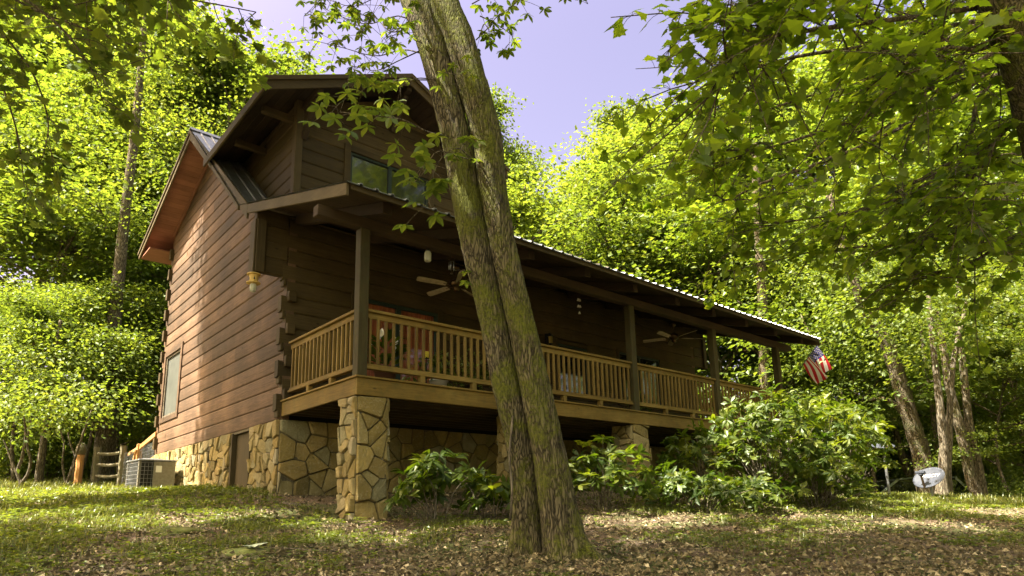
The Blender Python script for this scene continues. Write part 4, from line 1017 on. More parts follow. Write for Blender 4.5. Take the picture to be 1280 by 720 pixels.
seedling(470, 668, 7.2, 9, .055, 4, 'seedling in the sunlit grass in front of the corner stone pillar')
seedling(446, 655, 8.0, 7, .05, 5, 'little plant at the foot of the corner stone pillar')
s = NT('pale_leaf'); PALEL = s.done((.45, .5, .36), .6)
tag(link('fallen_leaf', npmesh('fallen_leaf', V, F, T), None, [PALEL]), 'pale grey green maple leaf fallen on the low mossy rock', 'leaf')
def stick(pts, r, label):
    P = smooth_path([at(*q) for q in pts], 14)
    for q in P: q[2] = g(q[0], q[1])+.03
    c = P[0].copy(); V, F, T = tube(P-c, np.linspace(r, r*.5, len(P)), 7, .08, rng)
    o = link('fallen_branch', npmesh('fallen_branch', V, F, T, True), None, [BARKL]); o.location = tuple(c); tag(o, label, 'branch', 'fallen branches on the ground')
stick([(355, 617, 9.6), (380, 619, 9.4), (412, 625, 9.0)], .03, 'pale fallen branch lying left of the stone pillar base')
stick([(516, 673, 7.2), (545, 671, 7.3), (575, 676, 7.0)], .018, 'thin grey stick lying on the leaves left of the big trunk')
stick([(215, 679, 6.4), (300, 681, 6.3), (420, 690, 6.0)], .011, 'long thin dark twig across the grass behind the low mossy rock')
# crown leaves cut away to steer sun pools onto yard, shrubs and gable end
GAPS = [(at(*q[:3]), q[3]) for q in [(480, 674, 7.2, .42), (420, 659, 8.2, .3), (330, 652, 8.8, .25), (820, 646, 9.0, .6), (770, 652, 8.4, .35), (590, 657, 8.6, .28), (1060, 655, 9.2, .55), (985, 690, 7.0, .35), (1015, 668, 8.2, .35),
        (80, 655, 8.5, .4), (180, 662, 7.8, .4), (250, 655, 8.4, .3), (60, 628, 12, .9), (140, 624, 13, .9), (850, 694, 6.8, .28), (600, 683, 6.6, .2), (1180, 660, 9, .4), (1000, 560, 12, 1.1), (900, 600, 10.5, .7), (1060, 540, 13, 1.1), (560, 600, 8.4, .25), (1100, 630, 13.5, .8), (1230, 635, 12.5, .7)]]
GAPS += [(np.array([0, 9.2, .8]), 1.5), (np.array([0, 8.6, -1.]), 1.0)]
def keep(P, extra=.3):
    m = np.ones(len(P), bool)
    for T, r in GAPS:
        d = P-T; k = d@SUN; m &= (np.linalg.norm(d-np.outer(k, SUN), axis=1) > r*1.15+extra+.1)
    return m
# ================================================================== MAIN TREE
def main_tree():
    base = at(690, 697, 5.9); bz = g(base[0], base[1]); t = empty('leaning_tree', (base[0], base[1], bz), 0, 'big mossy twin-stemmed tree leaning left in front of the porch', 'tree'); b3 = np.array([base[0], base[1], bz])
    px_m = lambda d: FOC/d
    right = [(714, 714, 5.85, 42), (709, 690, 5.87, 31), (702, 655, 5.9, 26), (694, 610, 5.93, 23), (684, 555, 5.96, 20.5), (668, 480, 6.0, 19), (650, 400, 6.02, 16.5), (638, 350, 6.05, 16), (627, 300, 6.07, 15.5), (615, 230, 6.1, 17), (609, 172, 6.12, 18), (592, 110, 6.15, 18.5), (573, 50, 6.2, 20), (552, 0, 6.25, 20.5), (536, -70, 6.4, 18), (500, -170, 6.6, 15), (450, -300, 6.9, 14), (420, -450, 7.2, 12), (400, -600, 7.4, 8)]
    left = [(662, 705, 6.15, 34), (660, 685, 6.12, 23), (659, 650, 6.1, 19), (655, 600, 6.08, 17), (647, 545, 6.08, 16), (632, 480, 6.1, 17), (616, 400, 6.12, 16.5), (604, 350, 6.14, 17), (593, 300, 6.15, 18), (580, 230, 6.18, 18.5), (570, 172, 6.2, 18.5), (555, 110, 6.22, 18), (539, 50, 6.25, 19), (521, 0, 6.3, 20), (495, -70, 6.5, 19), (440, -190, 6.8, 17), (370, -330, 7.0, 15), (300, -480, 7.0, 12), (250, -620, 7., 8)]
    for k, L in enumerate((right, left)):
        P = smooth_path([tuple(at(a, b, c)-b3) for a, b, c, r in L], 190); R_ = np.interp(np.linspace(0, len(L)-1, 190), np.arange(len(L)), [r*.97/px_m(c) for a, b, c, r in L])
        # furrowed relief in the mesh: vertical ridges that wander
        seg = 72; V, fs, T = tube(P, R_, seg, 0, None, 0)
        n = len(P); a = np.arange(seg)*2*PI/seg; I = np.arange(n)[:, None]
        rd = (np.sin(a[None]*17+np.sin(I*.13)*1.7+1.5*np.sin(I*.05+a[None]*3))*.5+np.sin(a[None]*29-np.sin(I*.21+a[None]*2)*2)*.5)
        rs = np.random.default_rng(5+k); nz = rs.normal(0, 1, (n, seg)); nz = (nz+np.roll(nz, 1, 0)+np.roll(nz, 2, 0)+np.roll(nz, 1, 1))/2
        big = np.sin(a[None]*2+I*.03+k)*.05+np.sin(a[None]*3-I*.045)*.035
        flare = np.clip(1-I/24., 0, 1)**2*(.8*np.maximum(0, np.sin(a[None]*4+k*2))**2+.2)
        disp = (R_[:, None])*(rd*.034+nz*.020+big+flare)
        cen = np.repeat(P, seg, 0); rad = unit(V[:n*seg]-cen); V[:n*seg] += rad*disp.reshape(-1, 1)
        link('trunk', npmesh('trunk', V, fs, T, True), t, [BARK_MAIN])
    # upper limbs and crown out of the picture's top: shade for the yard
    rs = np.random.default_rng(31); parts = []; lp = []
    tops = [at(500, -170, 6.6)-b3, at(440, -190, 6.8)-b3, at(400, -600, 7.4)-b3, at(250, -620, 7.)-b3, at(450, -300, 6.9)-b3, at(370, -330, 7.)-b3]
    for k in range(20):
        o = tops[k % 6]; a = rs.uniform(0, 2*PI); L = rs.uniform(1.6, 4.0); e = o+np.array([math.cos(a)*L, math.sin(a)*L, rs.uniform(.4, 2.2)])
        if k % 6 > 1: e[2] += 1.5
        P = smooth_path([o, o+(e-o)*.5+rs.normal(0, .2, 3)+[0, 0, .3], e], 8); parts.append(tube(P, np.linspace(.05, .012, 8), 6))
        for q in range(4): lp.append(P[-1-q]+rs.normal(0, .25, 3))
    V, F, T = join(parts); link('limbs', npmesh('limbs', V, F, T, True), t, [BARK])
    lp = np.array(lp); n = 60; C_ = np.repeat(lp, n, 0); m = len(C_)
    P = C_+rs.normal(0, 1, (m, 3))*[.6, .6, .3]; q_ = keep(P+b3, .1); P = P[q_]; C_ = C_[q_]; m = len(P); A = unit(P-C_)+rs.normal(0, .4, (m, 3)); N = np.tile([0, 0, 1.], (m, 1))+rs.normal(0, .45, (m, 3))
    V, F, T = leaves(P, A, N, rs.uniform(.08, .16, m), OVAL, rs, np.clip(rs.normal(.45, .2, m), 0, 1))
    link('crown', npmesh('crown', V, F, T), t, [LEAF_A])
    # leafy twigs that show in the picture
    def spray(name, pts, L, cl, seed, twr=.006, mat=LEAF_A, spread=.10, dens=5, droop=.5):
        rr = np.random.default_rng(seed); P = smooth_path([tuple(at(*q)-b3) for q in pts], 16); parts = [tube(P, np.linspace(twr, twr*.35, 16), 6)]
        ends = [(P[i_], unit(P[min(i_+1, 15)]-P[i_-1])) for i_ in range(3, 16, max(1, 13//cl))][-cl:]
        vs = []; 
        LP, LA, LN, LL = [], [], [], []
        for c, dr in ends:
            for q in range(2):
                off = rr.normal(0, 1, 3)*spread; e = c+off; parts.append(tube(smooth_path([c, c+off*.5+[0, 0, .01], e], 5), np.linspace(twr*.4, twr*.25, 5), 5))
                ax = unit(off+dr*.05); hz = unit(np.array([ax[0], ax[1], 0])+rr.normal(0, .05, 3)*[1, 1, 0])
                nrm_ = unit(np.array([0, 0, 1.])+rr.normal(0, .35, 3)-ax*.3)
                for m_ in range(dens):
                    an = (m_-(dens-1)/2)*1.15; si = np.cross(nrm_, hz); dv = hz*math.cos(an)+si*math.sin(an)
                    LP.append(e); LA.append(dv+np.array([0, 0, -droop*.5])); LN.append(nrm_+rr.normal(0, .15, 3)); LL.append(L*(1-.10*abs(m_-(dens-1)/2))*rr.uniform(.85, 1.1))
        tw = join(parts); o = link(name, npmesh(name, tw[0], tw[1], tw[2], True), t, [BARK])
        V, F, T = leaves(np.array(LP), np.array(LA), np.array(LN), LL, OVAL, rr, np.clip(rr.normal(.6, .25, len(LP)), 0, 1))
        lo = link('leaves', npmesh('leaves', V, F, T), o, [mat])
    spray('twig', [(560, 170, 6.2), (535, 165, 5.9), (505, 150, 5.7), (470, 145, 5.5), (425, 140, 5.3)], .13, 5, 1, .008)
    spray('twig', [(535, 100, 6.2), (500, 100, 5.9), (470, 105, 5.7), (430, 125, 5.5), (415, 140, 5.4)], .12, 5, 2)
    spray('twig', [(545, 100, 6.2), (520, 98, 5.9), (495, 110, 5.8), (460, 108, 5.7)], .12, 4, 12)
    spray('twig', [(590, 200, 6.1), (570, 195, 5.8), (545, 190, 5.7), (530, 215, 5.6), (515, 230, 5.6)], .13, 5, 3)
    spray('twig', [(590, 200, 6.05), (572, 185, 5.8), (550, 200, 5.75), (535, 240, 5.7), (540, 262, 5.7)], .13, 5, 4)
    spray('twig', [(590, 195, 6.0), (582, 180, 5.85), (575, 190, 5.8), (568, 215, 5.8)], .10, 3, 5)
    spray('twig', [(585, 340, 6.1), (578, 338, 5.95), (567, 338, 5.85)], .085, 1, 6, .004, spread=.03)
    spray('twig', [(575, 85, 6.1), (570, 70, 5.9), (568, 90, 5.85), (572, 105, 5.8)], .08, 3, 7)
    # darker fine foliage against the sky, above left and right
    for k, pts in enumerate([[(535, 70, 6.4), (505, 62, 6.5), (470, 70, 6.6), (430, 60, 6.7), (390, 50, 6.8)],
                             [(530, 40, 6.4), (500, 20, 6.6), (460, 30, 6.8), (425, 20, 7.0), (395, 5, 7.1)],
                             [(532, 60, 6.4), (500, 75, 6.4), (470, 88, 6.5), (440, 82, 6.6)],
                             [(525, 10, 6.5), (480, -5, 6.7), (440, 8, 6.9), (400, -5, 7.2)],
                             [(520, 30, 6.4), (490, 40, 6.4), (465, 20, 6.5), (450, 45, 6.5)],
                             [(545, 60, 6.3), (520, 50, 6.1), (500, 35, 6.0), (480, 48, 6.0)],
                             [(560, -40, 6.4), (480, -30, 6.6), (430, -25, 6.8), (380, 20, 7.)]]):
        spray('twig', pts, .085, 9, 40+k, .007, LEAF_B, .13, 5, .7)
    for k, pts in enumerate([[(595, 50, 6.3), (610, 35, 6.3), (622, 20, 6.3), (640, 8, 6.3), (655, -10, 6.3)],
                             [(600, 20, 6.3), (620, 30, 6.4), (640, 45, 6.5), (636, 55, 6.6)],
                             [(590, 5, 6.3), (630, -15, 6.4), (680, -20, 6.6), (735, 5, 6.8)],
                             [(600, 45, 6.2), (605, 30, 6.2), (612, 40, 6.2)]]):
        spray('twig', pts, .09, 5, 60+k, .006, LEAF_B, .08, 5, .7)
    # vine on the left stem near the ground
    V, F, T = tube(smooth_path([tuple(at(*q)-b3) for q in [(638, 650, 5.9), (640, 610, 5.9), (637, 570, 5.92), (641, 520, 5.95)]], 16), .012, 6); link('vine', npmesh('vine', V, F, T, True), t, [BARKL])
main_tree()
# ================================================================== TREES
def skeleton(seed, H, base_f, R, nl, lean=0., tr=.22, droop=0.):
    rs = np.random.default_rng(seed); P = [np.array([0, 0, -.4])]; n = 12; dx = rs.normal(0, .012, 2)
    for i_ in range(1, n+1):
        f = i_/n; P.append(np.array([H*(lean*f+dx[0]*math.sin(f*4)*2), H*(dx[1]*math.sin(f*5)*2), H*f*.96]))
    P = np.array(P); rad = tr*(1-np.linspace(0, 1, n+1)**1.1*.86); rad[0] *= 1.5; wood_ = [tube(P, rad, 10, .03, rs)]; ends = []
    for k in range(nl):
        f = base_f+(1-base_f)*((k+.5)/nl)**.9; i_ = f*n; p = P[int(i_)]*(1-(i_-int(i_)))+P[min(int(i_)+1, n)]*(i_-int(i_))
        a = k*2.4+rs.uniform(-.4, .4); ff = (f-base_f)/(1-base_f); L = R*(.45+.75*math.sin(PI*min(1, ff*.85+.2)))*rs.uniform(.75, 1.1)
        el_ = .15+.75*ff-droop; d = np.array([math.cos(a)*math.cos(el_), math.sin(a)*math.cos(el_), math.sin(el_)])
        e = p+d*L; mid = p+d*L*.5+rs.normal(0, .06*L, 3)+[0, 0, .05*L]; Q = smooth_path([p, mid, e], 7); r0 = tr*(1-f)*.55+.03; wood_.append(tube(Q, np.linspace(r0, .015, 7), 6, .03, rs))
        for q in range(3, 7): ends.append(Q[q])
        for b in range(4):
            o = Q[rs.integers(2, 6)]; d2 = unit(d+rs.normal(0, .75, 3)*[1, 1, .5]); l2 = L*rs.uniform(.25, .5); Q2 = smooth_path([o, o+d2*l2*.5+[0, 0, .05], o+d2*l2], 5); wood_.append(tube(Q2, np.linspace(r0*.4, .01, 5), 5)); ends += [Q2[4], Q2[3]]
    ends.append(P[-1]); return join(wood_), np.array(ends)
def crown_mesh(ends, per, leafL, seed, sp=(.62, .62, .26), tm=DIAMOND, tmu=.5, up=.5, org=None):
    rs = np.random.default_rng(seed); E = len(ends); ct = np.clip(rs.normal(tmu, .16, E), 0, 1); ps = rs.uniform(.6, 1.4, E)
    C_ = np.repeat(ends, per, 0); m = len(C_); S = np.repeat(ps, per)[:, None]
    P = C_+rs.normal(0, 1, (m, 3))*np.array(sp)*S; A = unit(P-C_)+rs.normal(0, .5, (m, 3))+[0, 0, -.25]; N = np.tile([0, 0, 1.], (m, 1))+rs.normal(0, up, (m, 3))
    L_ = rs.uniform(.7, 1.25, m)*leafL; tt = np.clip(np.repeat(ct, per)+rs.normal(0, .12, m), 0, 1)
    if org is not None: q = keep(P+org, .1); P, A, N, L_, tt = P[q], A[q], N[q], L_[q], tt[q]
    return leaves(P, A, N, L_, tm, rs, tt)
PROTO = []
def proto(seed, H, base_f, R, nl, per, leafL, mat, bk, **k):
    W_, E = skeleton(seed, H, base_f, R, nl, **k); me1 = npmesh('trunk', W_[0], W_[1], W_[2], True); me1.materials.append(bk)
    V, F, T = crown_mesh(E, per, leafL, seed+100, sp=(.17*R, .17*R, .032*R), up=.38); me2 = npmesh('crown', V, F, T); me2.materials.append(mat)
    PROTO.append((H, me1, me2))
proto(1, 20, .28, 4.6, 22, 117, .195, LEAF_A, BARK)
proto(2, 20, .35, 4.0, 20, 117, .195, LEAF_A, BARK)
proto(3, 20, .22, 5.2, 24, 111, .195, LEAF_B, BARK)
proto(4, 20, .45, 3.6, 18, 124, .195, LEAF_A, BARKL)
proto(5, 9, .18, 2.6, 16, 118, .125, LEAF_B, BARK, tr=.09)       # understorey
proto(6, 8, .25, 2.8, 15, 118, .125, LEAF_A, BARK, tr=.08, droop=.15)
def tree_at(x, y, H, k, label, rz=None, name='forest_tree', group='trees of the wood round the cabin', sc=None, rs_=random.Random(9), fat=1.):
    h0, m1, m2 = PROTO[k]; f = H/h0; t = empty(name, (x, y, g(x, y)), rs_.uniform(0, 6.28) if rz is None else rz, label, 'tree', group); t.scale = (f*fat, f*fat, f)
    for nm, m in (('trunk', m1), ('crown', m2)):
        o = bpy.data.objects.new(nm, m); COL.objects.link(o); o.parent = t
    return t
def tree_px(px, d, top, k, label, **kw):
    p = at(px, 600, d); z0 = g(p[0], p[1]); zt = at(px, top, d)[2]; return tree_at(p[0], p[1], zt-z0, k, label, **kw)
TREES = [
    # left side, behind the cabin
    (60, 34, -60, 0, 'tall leafy tree at the far left edge of the photo behind the split rail fence'),
    (170, 29, -60, 3, 'tall leafy tree behind the long brown trunk left of the gable'),
    (262, 27, -5, 1, 'tall sunlit tree right behind the gable peak'),
    (-50, 33, -60, 2, 'dark leafy tree hanging in from the left edge of the wood'),
    (110, 40, -40, 2, 'deep green tree further back between the two tall left trees'),
    (225, 38, 20, 0, 'far tree filling the gap left of the gable roof'),
    (20, 40, -60, 1, 'far tall tree behind the trees at the left edge'),
    # middle, behind the roof
    (600, 40, 60, 3, 'tall pale tree rising just right of the leaning trunk'),
    (640, 44, 150, 3, 'narrow tree beside the sky gap above the porch roof, second from the trunk'),
    (700, 40, 245, 3, 'round topped tree low in the sky gap over the porch roof'),
    (765, 46, 165, 3, 'slender tree standing right of the sky gap'),
    (815, 40, 85, 3, 'tall airy tree with the highest crown right of the sky gap'),
    (665, 30, 235, 5, 'bright bushy tree directly behind the metal porch roof'),
    (820, 30, 225, 5, 'bright yellow green tree behind the middle of the porch roof'),
    (870, 36, 110, 0, 'tall tree whose crown meets the overhanging maple branches'),
    (900, 27, 240, 4, 'green tree behind the far third of the porch roof'),
    (950, 31, 90, 3, 'tall tree with a rough trunk rising above the porch roof end'),
    (1010, 38, 40, 1, 'tall far tree behind the flag'),
    (985, 26, 285, 5, 'light green tree behind the end of the porch roof'),
    # right
    (1050, 34, 60, 0, 'leafy tree behind the satellite dishes'),
    (1110, 36, 0, 2, 'dark tall tree deep in the right hand wood'),
    (1175, 36, 0, 1, 'tall tree behind the cluster of leaning trunks'),
    (1250, 35, 0, 0, 'tall leafy tree near the right edge of the photo'),
    (1340, 33, -40, 2, 'leafy tree reaching in at the right edge of the wood'),
    (1130, 27, 320, 4, 'low bushy tree between the flag and the leaning trunks'),
    (1280, 21, 350, 4, 'low bushy tree at the right edge behind the grass'),
    (1240, 33, 250, 4, 'mid height tree deep behind the right hand low trees'),
    (930, 34, 300, 4, 'green tree seen under the porch roof beyond the cabin end'),
    (1090, 22, 400, 5, 'small bright tree just left of the thick leaning trunk'),
    (1265, 19, 430, 5, 'small bright sapling at the right edge of the grass'),
    (1235, 27, 200, 5, 'mid green tree above the crossing dark trunks'),
    (1150, 25, 230, 5, 'sunny mid height tree above the satellite dish'),
    # left understorey
    (20, 25, 200, 5, 'mid height bright tree above the left edge maple'),
    (110, 27, 160, 5, 'bright tree rising behind the low maples on the left'),
    (20, 20, 380, 5, 'bright low maple at the left edge before the woods'),
    (95, 22, 355, 5, 'bright spreading maple above the split rail fence'),
    (150, 24, 380, 4, 'low green tree left of the cabin wall'),
    (190, 27, 300, 4, 'mid height tree touching the cabin corner in view'),
]
for (px, d, top, k, lb) in TREES: tree_px(px, d, top, k, lb, fat=(.8 if 590 < px < 830 else 1.15) if k < 4 else 1.15)
# neighbours out of the picture that shade the yard
for (x, y, H, k, f) in [(-19, -3, 17, 3, 1.1), (-25, 18, 19, 2, 1.), (-13, -7, 17, 3, 1.), (-6, -17, 18, 3, 1.), (5, -18, 24, 0, 1.), (13, -19, 27, 0, 1.), (19, -17, 26, 2, .9), (18, -13, 18, 3, 1.), (-32, 8, 20, 2, 1.2), (22, -22, 18, 2, 1.), (12, -22, 19, 1, 1.2)]:
    tree_at(x, y, H, k, 'tall shade tree standing outside the edge of the yard', fat=f, group='shade trees round the yard')
def shade_tree():  # added out-of-view oak, its crown placed to keep the gable wall in shade
    x0, y0 = -8.2, 4.5; z0 = g(x0, y0); t = empty('added_shade_oak', (x0, y0, z0), 0, 'unseen tall oak added beside the gable end, its dense high crown shading the wall', 'tree'); rs = np.random.default_rng(61); H = 11-z0
    P = smooth_path([(0, 0, -.4), (.1, .1, 4), (.5, .1, 8), (1.6, .2, H+1)], 20); wp = [tube(P, np.linspace(.34, .1, 20), 14, .02, rs)]; E = []
    for k in range(140):
        e = np.array([rs.uniform(.8, 7.2), rs.uniform(-4., 3.7), H+rs.uniform(-1.5, 1.6)]); o = P[rs.integers(9, 19)]
        Q = smooth_path([o, o*.5+e*.5+rs.normal(0, .3, 3), e], 8); wp.append(tube(Q, np.linspace(.07, .012, 8), 6))
        for q in range(5, 8): E.append(Q[q]+rs.normal(0, .3, 3))
    W_ = join(wp); link('trunk', npmesh('trunk', W_[0], W_[1], W_[2], True), t, [BARK]); E = np.array(E)
    V, F, T = crown_mesh(E, 150, .17, 62, sp=(.6, .6, .3), org=np.array([x0, y0, z0])); link('crown', npmesh('crown', V, F, T), t, [LEAF_B])
shade_tree()
def canopy(x0, y0, name, label, cx, cy, rx, ry, z, n, seed, dens=130):  # added out-of-view tree, its high crown laid out to dapple the yard
    z0 = g(x0, y0); t = empty(name, (x0, y0, z0), 0, label, 'tree'); rs = np.random.default_rng(seed); H = z-z0
    P = smooth_path([(0, 0, -.4), (.1, .1, H*.4), ((cx-x0)*.1, (cy-y0)*.1, H*.75), ((cx-x0)*.4, (cy-y0)*.4, H)], 20); wp = [tube(P, np.linspace(.32, .1, 20), 14, .02, rs)]; E = []
    for k in range(n):
        a = rs.uniform(0, 2*PI); r = math.sqrt(rs.uniform(0, 1)); e = np.array([cx-x0+rx*r*math.cos(a), cy-y0+ry*r*math.sin(a), H+rs.uniform(-.8, 1.8)]); o = P[rs.integers(11, 20)]
        Q = smooth_path([o, o*.5+e*.5+rs.normal(0, .3, 3), e], 8); wp.append(tube(Q, np.linspace(.06, .012, 8), 6))
        for q in (6, 7, 7): E.append(Q[q]+rs.normal(0, .35, 3)*[1, 1, .5])
    W_ = join(wp); link('trunk', npmesh('trunk', W_[0], W_[1], W_[2], True), t, [BARK]); E = np.array(E)
    V, F, T = crown_mesh(E, dens, .16, seed+1, sp=(.5, .5, .25), org=np.array([x0, y0, z0])); link('crown', npmesh('crown', V, F, T), t, [LEAF_B])
canopy(-10, -3.5, 'added_shade_hickory', 'unseen tall hickory added beyond the left side of the yard, its wide high crown dappling the ground', -9.0, -1.5, 7.5, 6.5, 11.5, 185, 71)
canopy(3, -14, 'added_shade_hickory', 'unseen tall hickory added across the yard opposite the porch, its high crown dappling the ground', 0.5, -5.5, 7.5, 4.2, 13.5, 50, 73)
# custom trunks
def trunk_tree(paths, label, bk, crown_pts=(), lf=LEAF_A, seed=1, leafL=.12, per=220, name='woodland_tree', sp=(.9, .9, .3), tm=DIAMOND):
    p0 = at(*paths[0][0][:3]); z = g(p0[0], p0[1]); b3 = np.array([p0[0], p0[1], z]); t = empty(name, tuple(b3), 0, label, 'tree'); rs = np.random.default_rng(seed)
    for L in paths:
        P = smooth_path([tuple(at(a, b, c)-b3) for a, b, c, r in L], 30); R_ = np.interp(np.linspace(0, len(L)-1, 30), np.arange(len(L)), [r*c/FOC for a, b, c, r in L]); P[0][2] = min(P[0][2], -.15)
        V, F, T = tube(P, R_, 16, .035, rs); link('trunk', npmesh('trunk', V, F, T, True), t, [bk])
    if len(crown_pts):
        E = []
        parts = []
        for (a, b, c, s_) in crown_pts:
            q = at(a, b, c)-b3
            for k in range(5): E.append(q+rs.normal(0, 1, 3)*s_*np.array([1, 1, .45]))
        V, F, T = crown_mesh(np.array(E), per, leafL, seed+7, sp=sp, tm=tm, tmu=.6); link('crown', npmesh('crown', V, F, T), t, [lf])
    return t
trunk_tree([[(1160, 612, 20, 12.6), (1152, 570, 20, 10.7), (1140, 530, 20, 9.6), (1122, 470, 20, 8.9), (1105, 420, 20, 8.1), (1082, 385, 20, 6.7), (1060, 330, 20, 5.2), (1035, 240, 20, 3.7)],
            [(1140, 545, 20.3, 3.0), (1130, 520, 20.3, 3.0), (1110, 500, 20.3, 2.6), (1085, 500, 20.3, 1.5)]],
           'thick brown trunk leaning left behind the lettered satellite dish', BARK, [(1100, 360, 19.5, .9), (1075, 340, 20, .9), (1050, 300, 20, 1.), (1125, 330, 20, 1.)], seed=3)
trunk_tree([[(1178, 619, 16.5, 9.6), (1178, 600, 16.5, 5.9), (1180, 560, 16.5, 5.2), (1176, 520, 16.5, 4.8), (1172, 480, 16.6, 4.1), (1166, 430, 16.8, 3.3), (1160, 370, 17, 2.6)],
            [(1184, 600, 16.7, 4.4), (1186, 550, 16.7, 4.1), (1188, 500, 16.7, 3.7), (1192, 450, 16.8, 3.0), (1203, 400, 17, 2.2), (1212, 360, 17.2, 1.5)]],
           'slim pale forked trunk right beside the lettered satellite dish', BARKL, [(1165, 400, 16.5, .7), (1185, 380, 16.5, .7), (1130, 390, 16.5, .6)], seed=4, lf=LEAF_A)
trunk_tree([[(1222, 618, 18, 7.4), (1214, 600, 18, 6.3), (1206, 560, 18, 5.9), (1196, 520, 18, 5.5), (1186, 480, 18.2, 4.8), (1180, 440, 18.3, 4.1), (1170, 390, 18.5, 3.3)],
            [(1228, 615, 18.2, 5.9), (1222, 580, 18.2, 5.2), (1213, 540, 18.2, 4.8), (1207, 490, 18.2, 4.4), (1203, 450, 18.3, 4.1), (1196, 400, 18.5, 3.0), (1200, 340, 18.5, 2.2)]],
           'pair of dark trunks crossing at the right of the leaning cluster', BARK, [(1205, 350, 18, .9), (1230, 370, 18, .8), (1180, 340, 18.5, .9)], seed=5, lf=LEAF_B)
trunk_tree([[(1180, 600, 21, 3.0), (1172, 560, 21, 3.0), (1165, 510, 21, 2.7), (1158, 460, 21, 2.2), (1150, 400, 21, 1.8)]], 'thin grey sapling trunk between the thick leaning trunk and the pale one', BARKL, [(1150, 380, 21, .8)], seed=6)
trunk_tree([[(128, 607, 23, 14), (130, 570, 23, 12), (134, 530, 23, 11), (138, 470, 23, 9), (145, 380, 23, 7.5), (155, 280, 23, 6), (168, 170, 23, 5), (178, 60, 23, 3.5), (182, -20, 23, 2)]], 'tall straight brown trunk rising behind the split rail fence left of the gable', BARK, [(140, 420, 22, .9), (160, 200, 22.5, 1.2), (190, 120, 23, 1.2), (150, 90, 23, 1.2), (180, 30, 23, 1.3), (150, 270, 22.5, 1.)], seed=7)
trunk_tree([[(48, 604, 20, 5), (52, 570, 20, 4.2), (58, 530, 20, 3.6), (66, 490, 20, 3.2), (70, 450, 20, 2.6), (76, 400, 20, 2)]], 'slim brown leaning trunk at the left edge of the woods', BARK, [(70, 440, 20, .7), (50, 450, 20, .8), (30, 460, 19.5, .8)], seed=8, lf=LEAF_A)
trunk_tree([[(27, 604, 17, 2.2), (22, 590, 17, 2), (28, 570, 17, 1.8), (32, 545, 17, 1.5), (30, 520, 17, 1.1)], [(27, 604, 17, 2), (35, 592, 17, 1.8), (38, 575, 17, 1.5), (34, 555, 17, 1.3), (38, 525, 17, 1)], [(26, 603, 17, 1.8), (16, 580, 17, 1.5), (8, 558, 17, 1.1), (4, 550, 17, .8)]],
           'crooked many-stemmed pale shrub with bare lower stems at far left', BARKL, [(30, 500, 17, .5), (8, 520, 17, .5), (50, 500, 17, .4)], seed=9, lf=LEAF_A, name='crooked_shrub', per=110)
trunk_tree([[(84, 603, 18, 1.8), (90, 585, 18, 1.6), (98, 560, 18, 1.4), (108, 530, 18, 1.2), (118, 505, 18, .9)], [(82, 603, 18, 1.4), (78, 580, 18, 1.2), (80, 555, 18, 1.), (74, 535, 18, .8)], [(94, 570, 18, 1.2), (88, 555, 18, 1.), (85, 540, 18, .8)]],
           'thin crooked pale shrub behind the slim reddish post', BARKL, [(110, 500, 18, .5), (75, 520, 18, .4)], seed=10, lf=LEAF_A, name='crooked_shrub', per=110)
trunk_tree([[(955, 470, 24, 6), (954, 400, 24, 6.5), (952, 350, 24, 6), (949, 300, 24, 5.5), (946, 240, 24, 5), (944, 180, 24, 4)]], 'straight rough trunk rising behind the far end of the porch roof', BARK, (), seed=11)
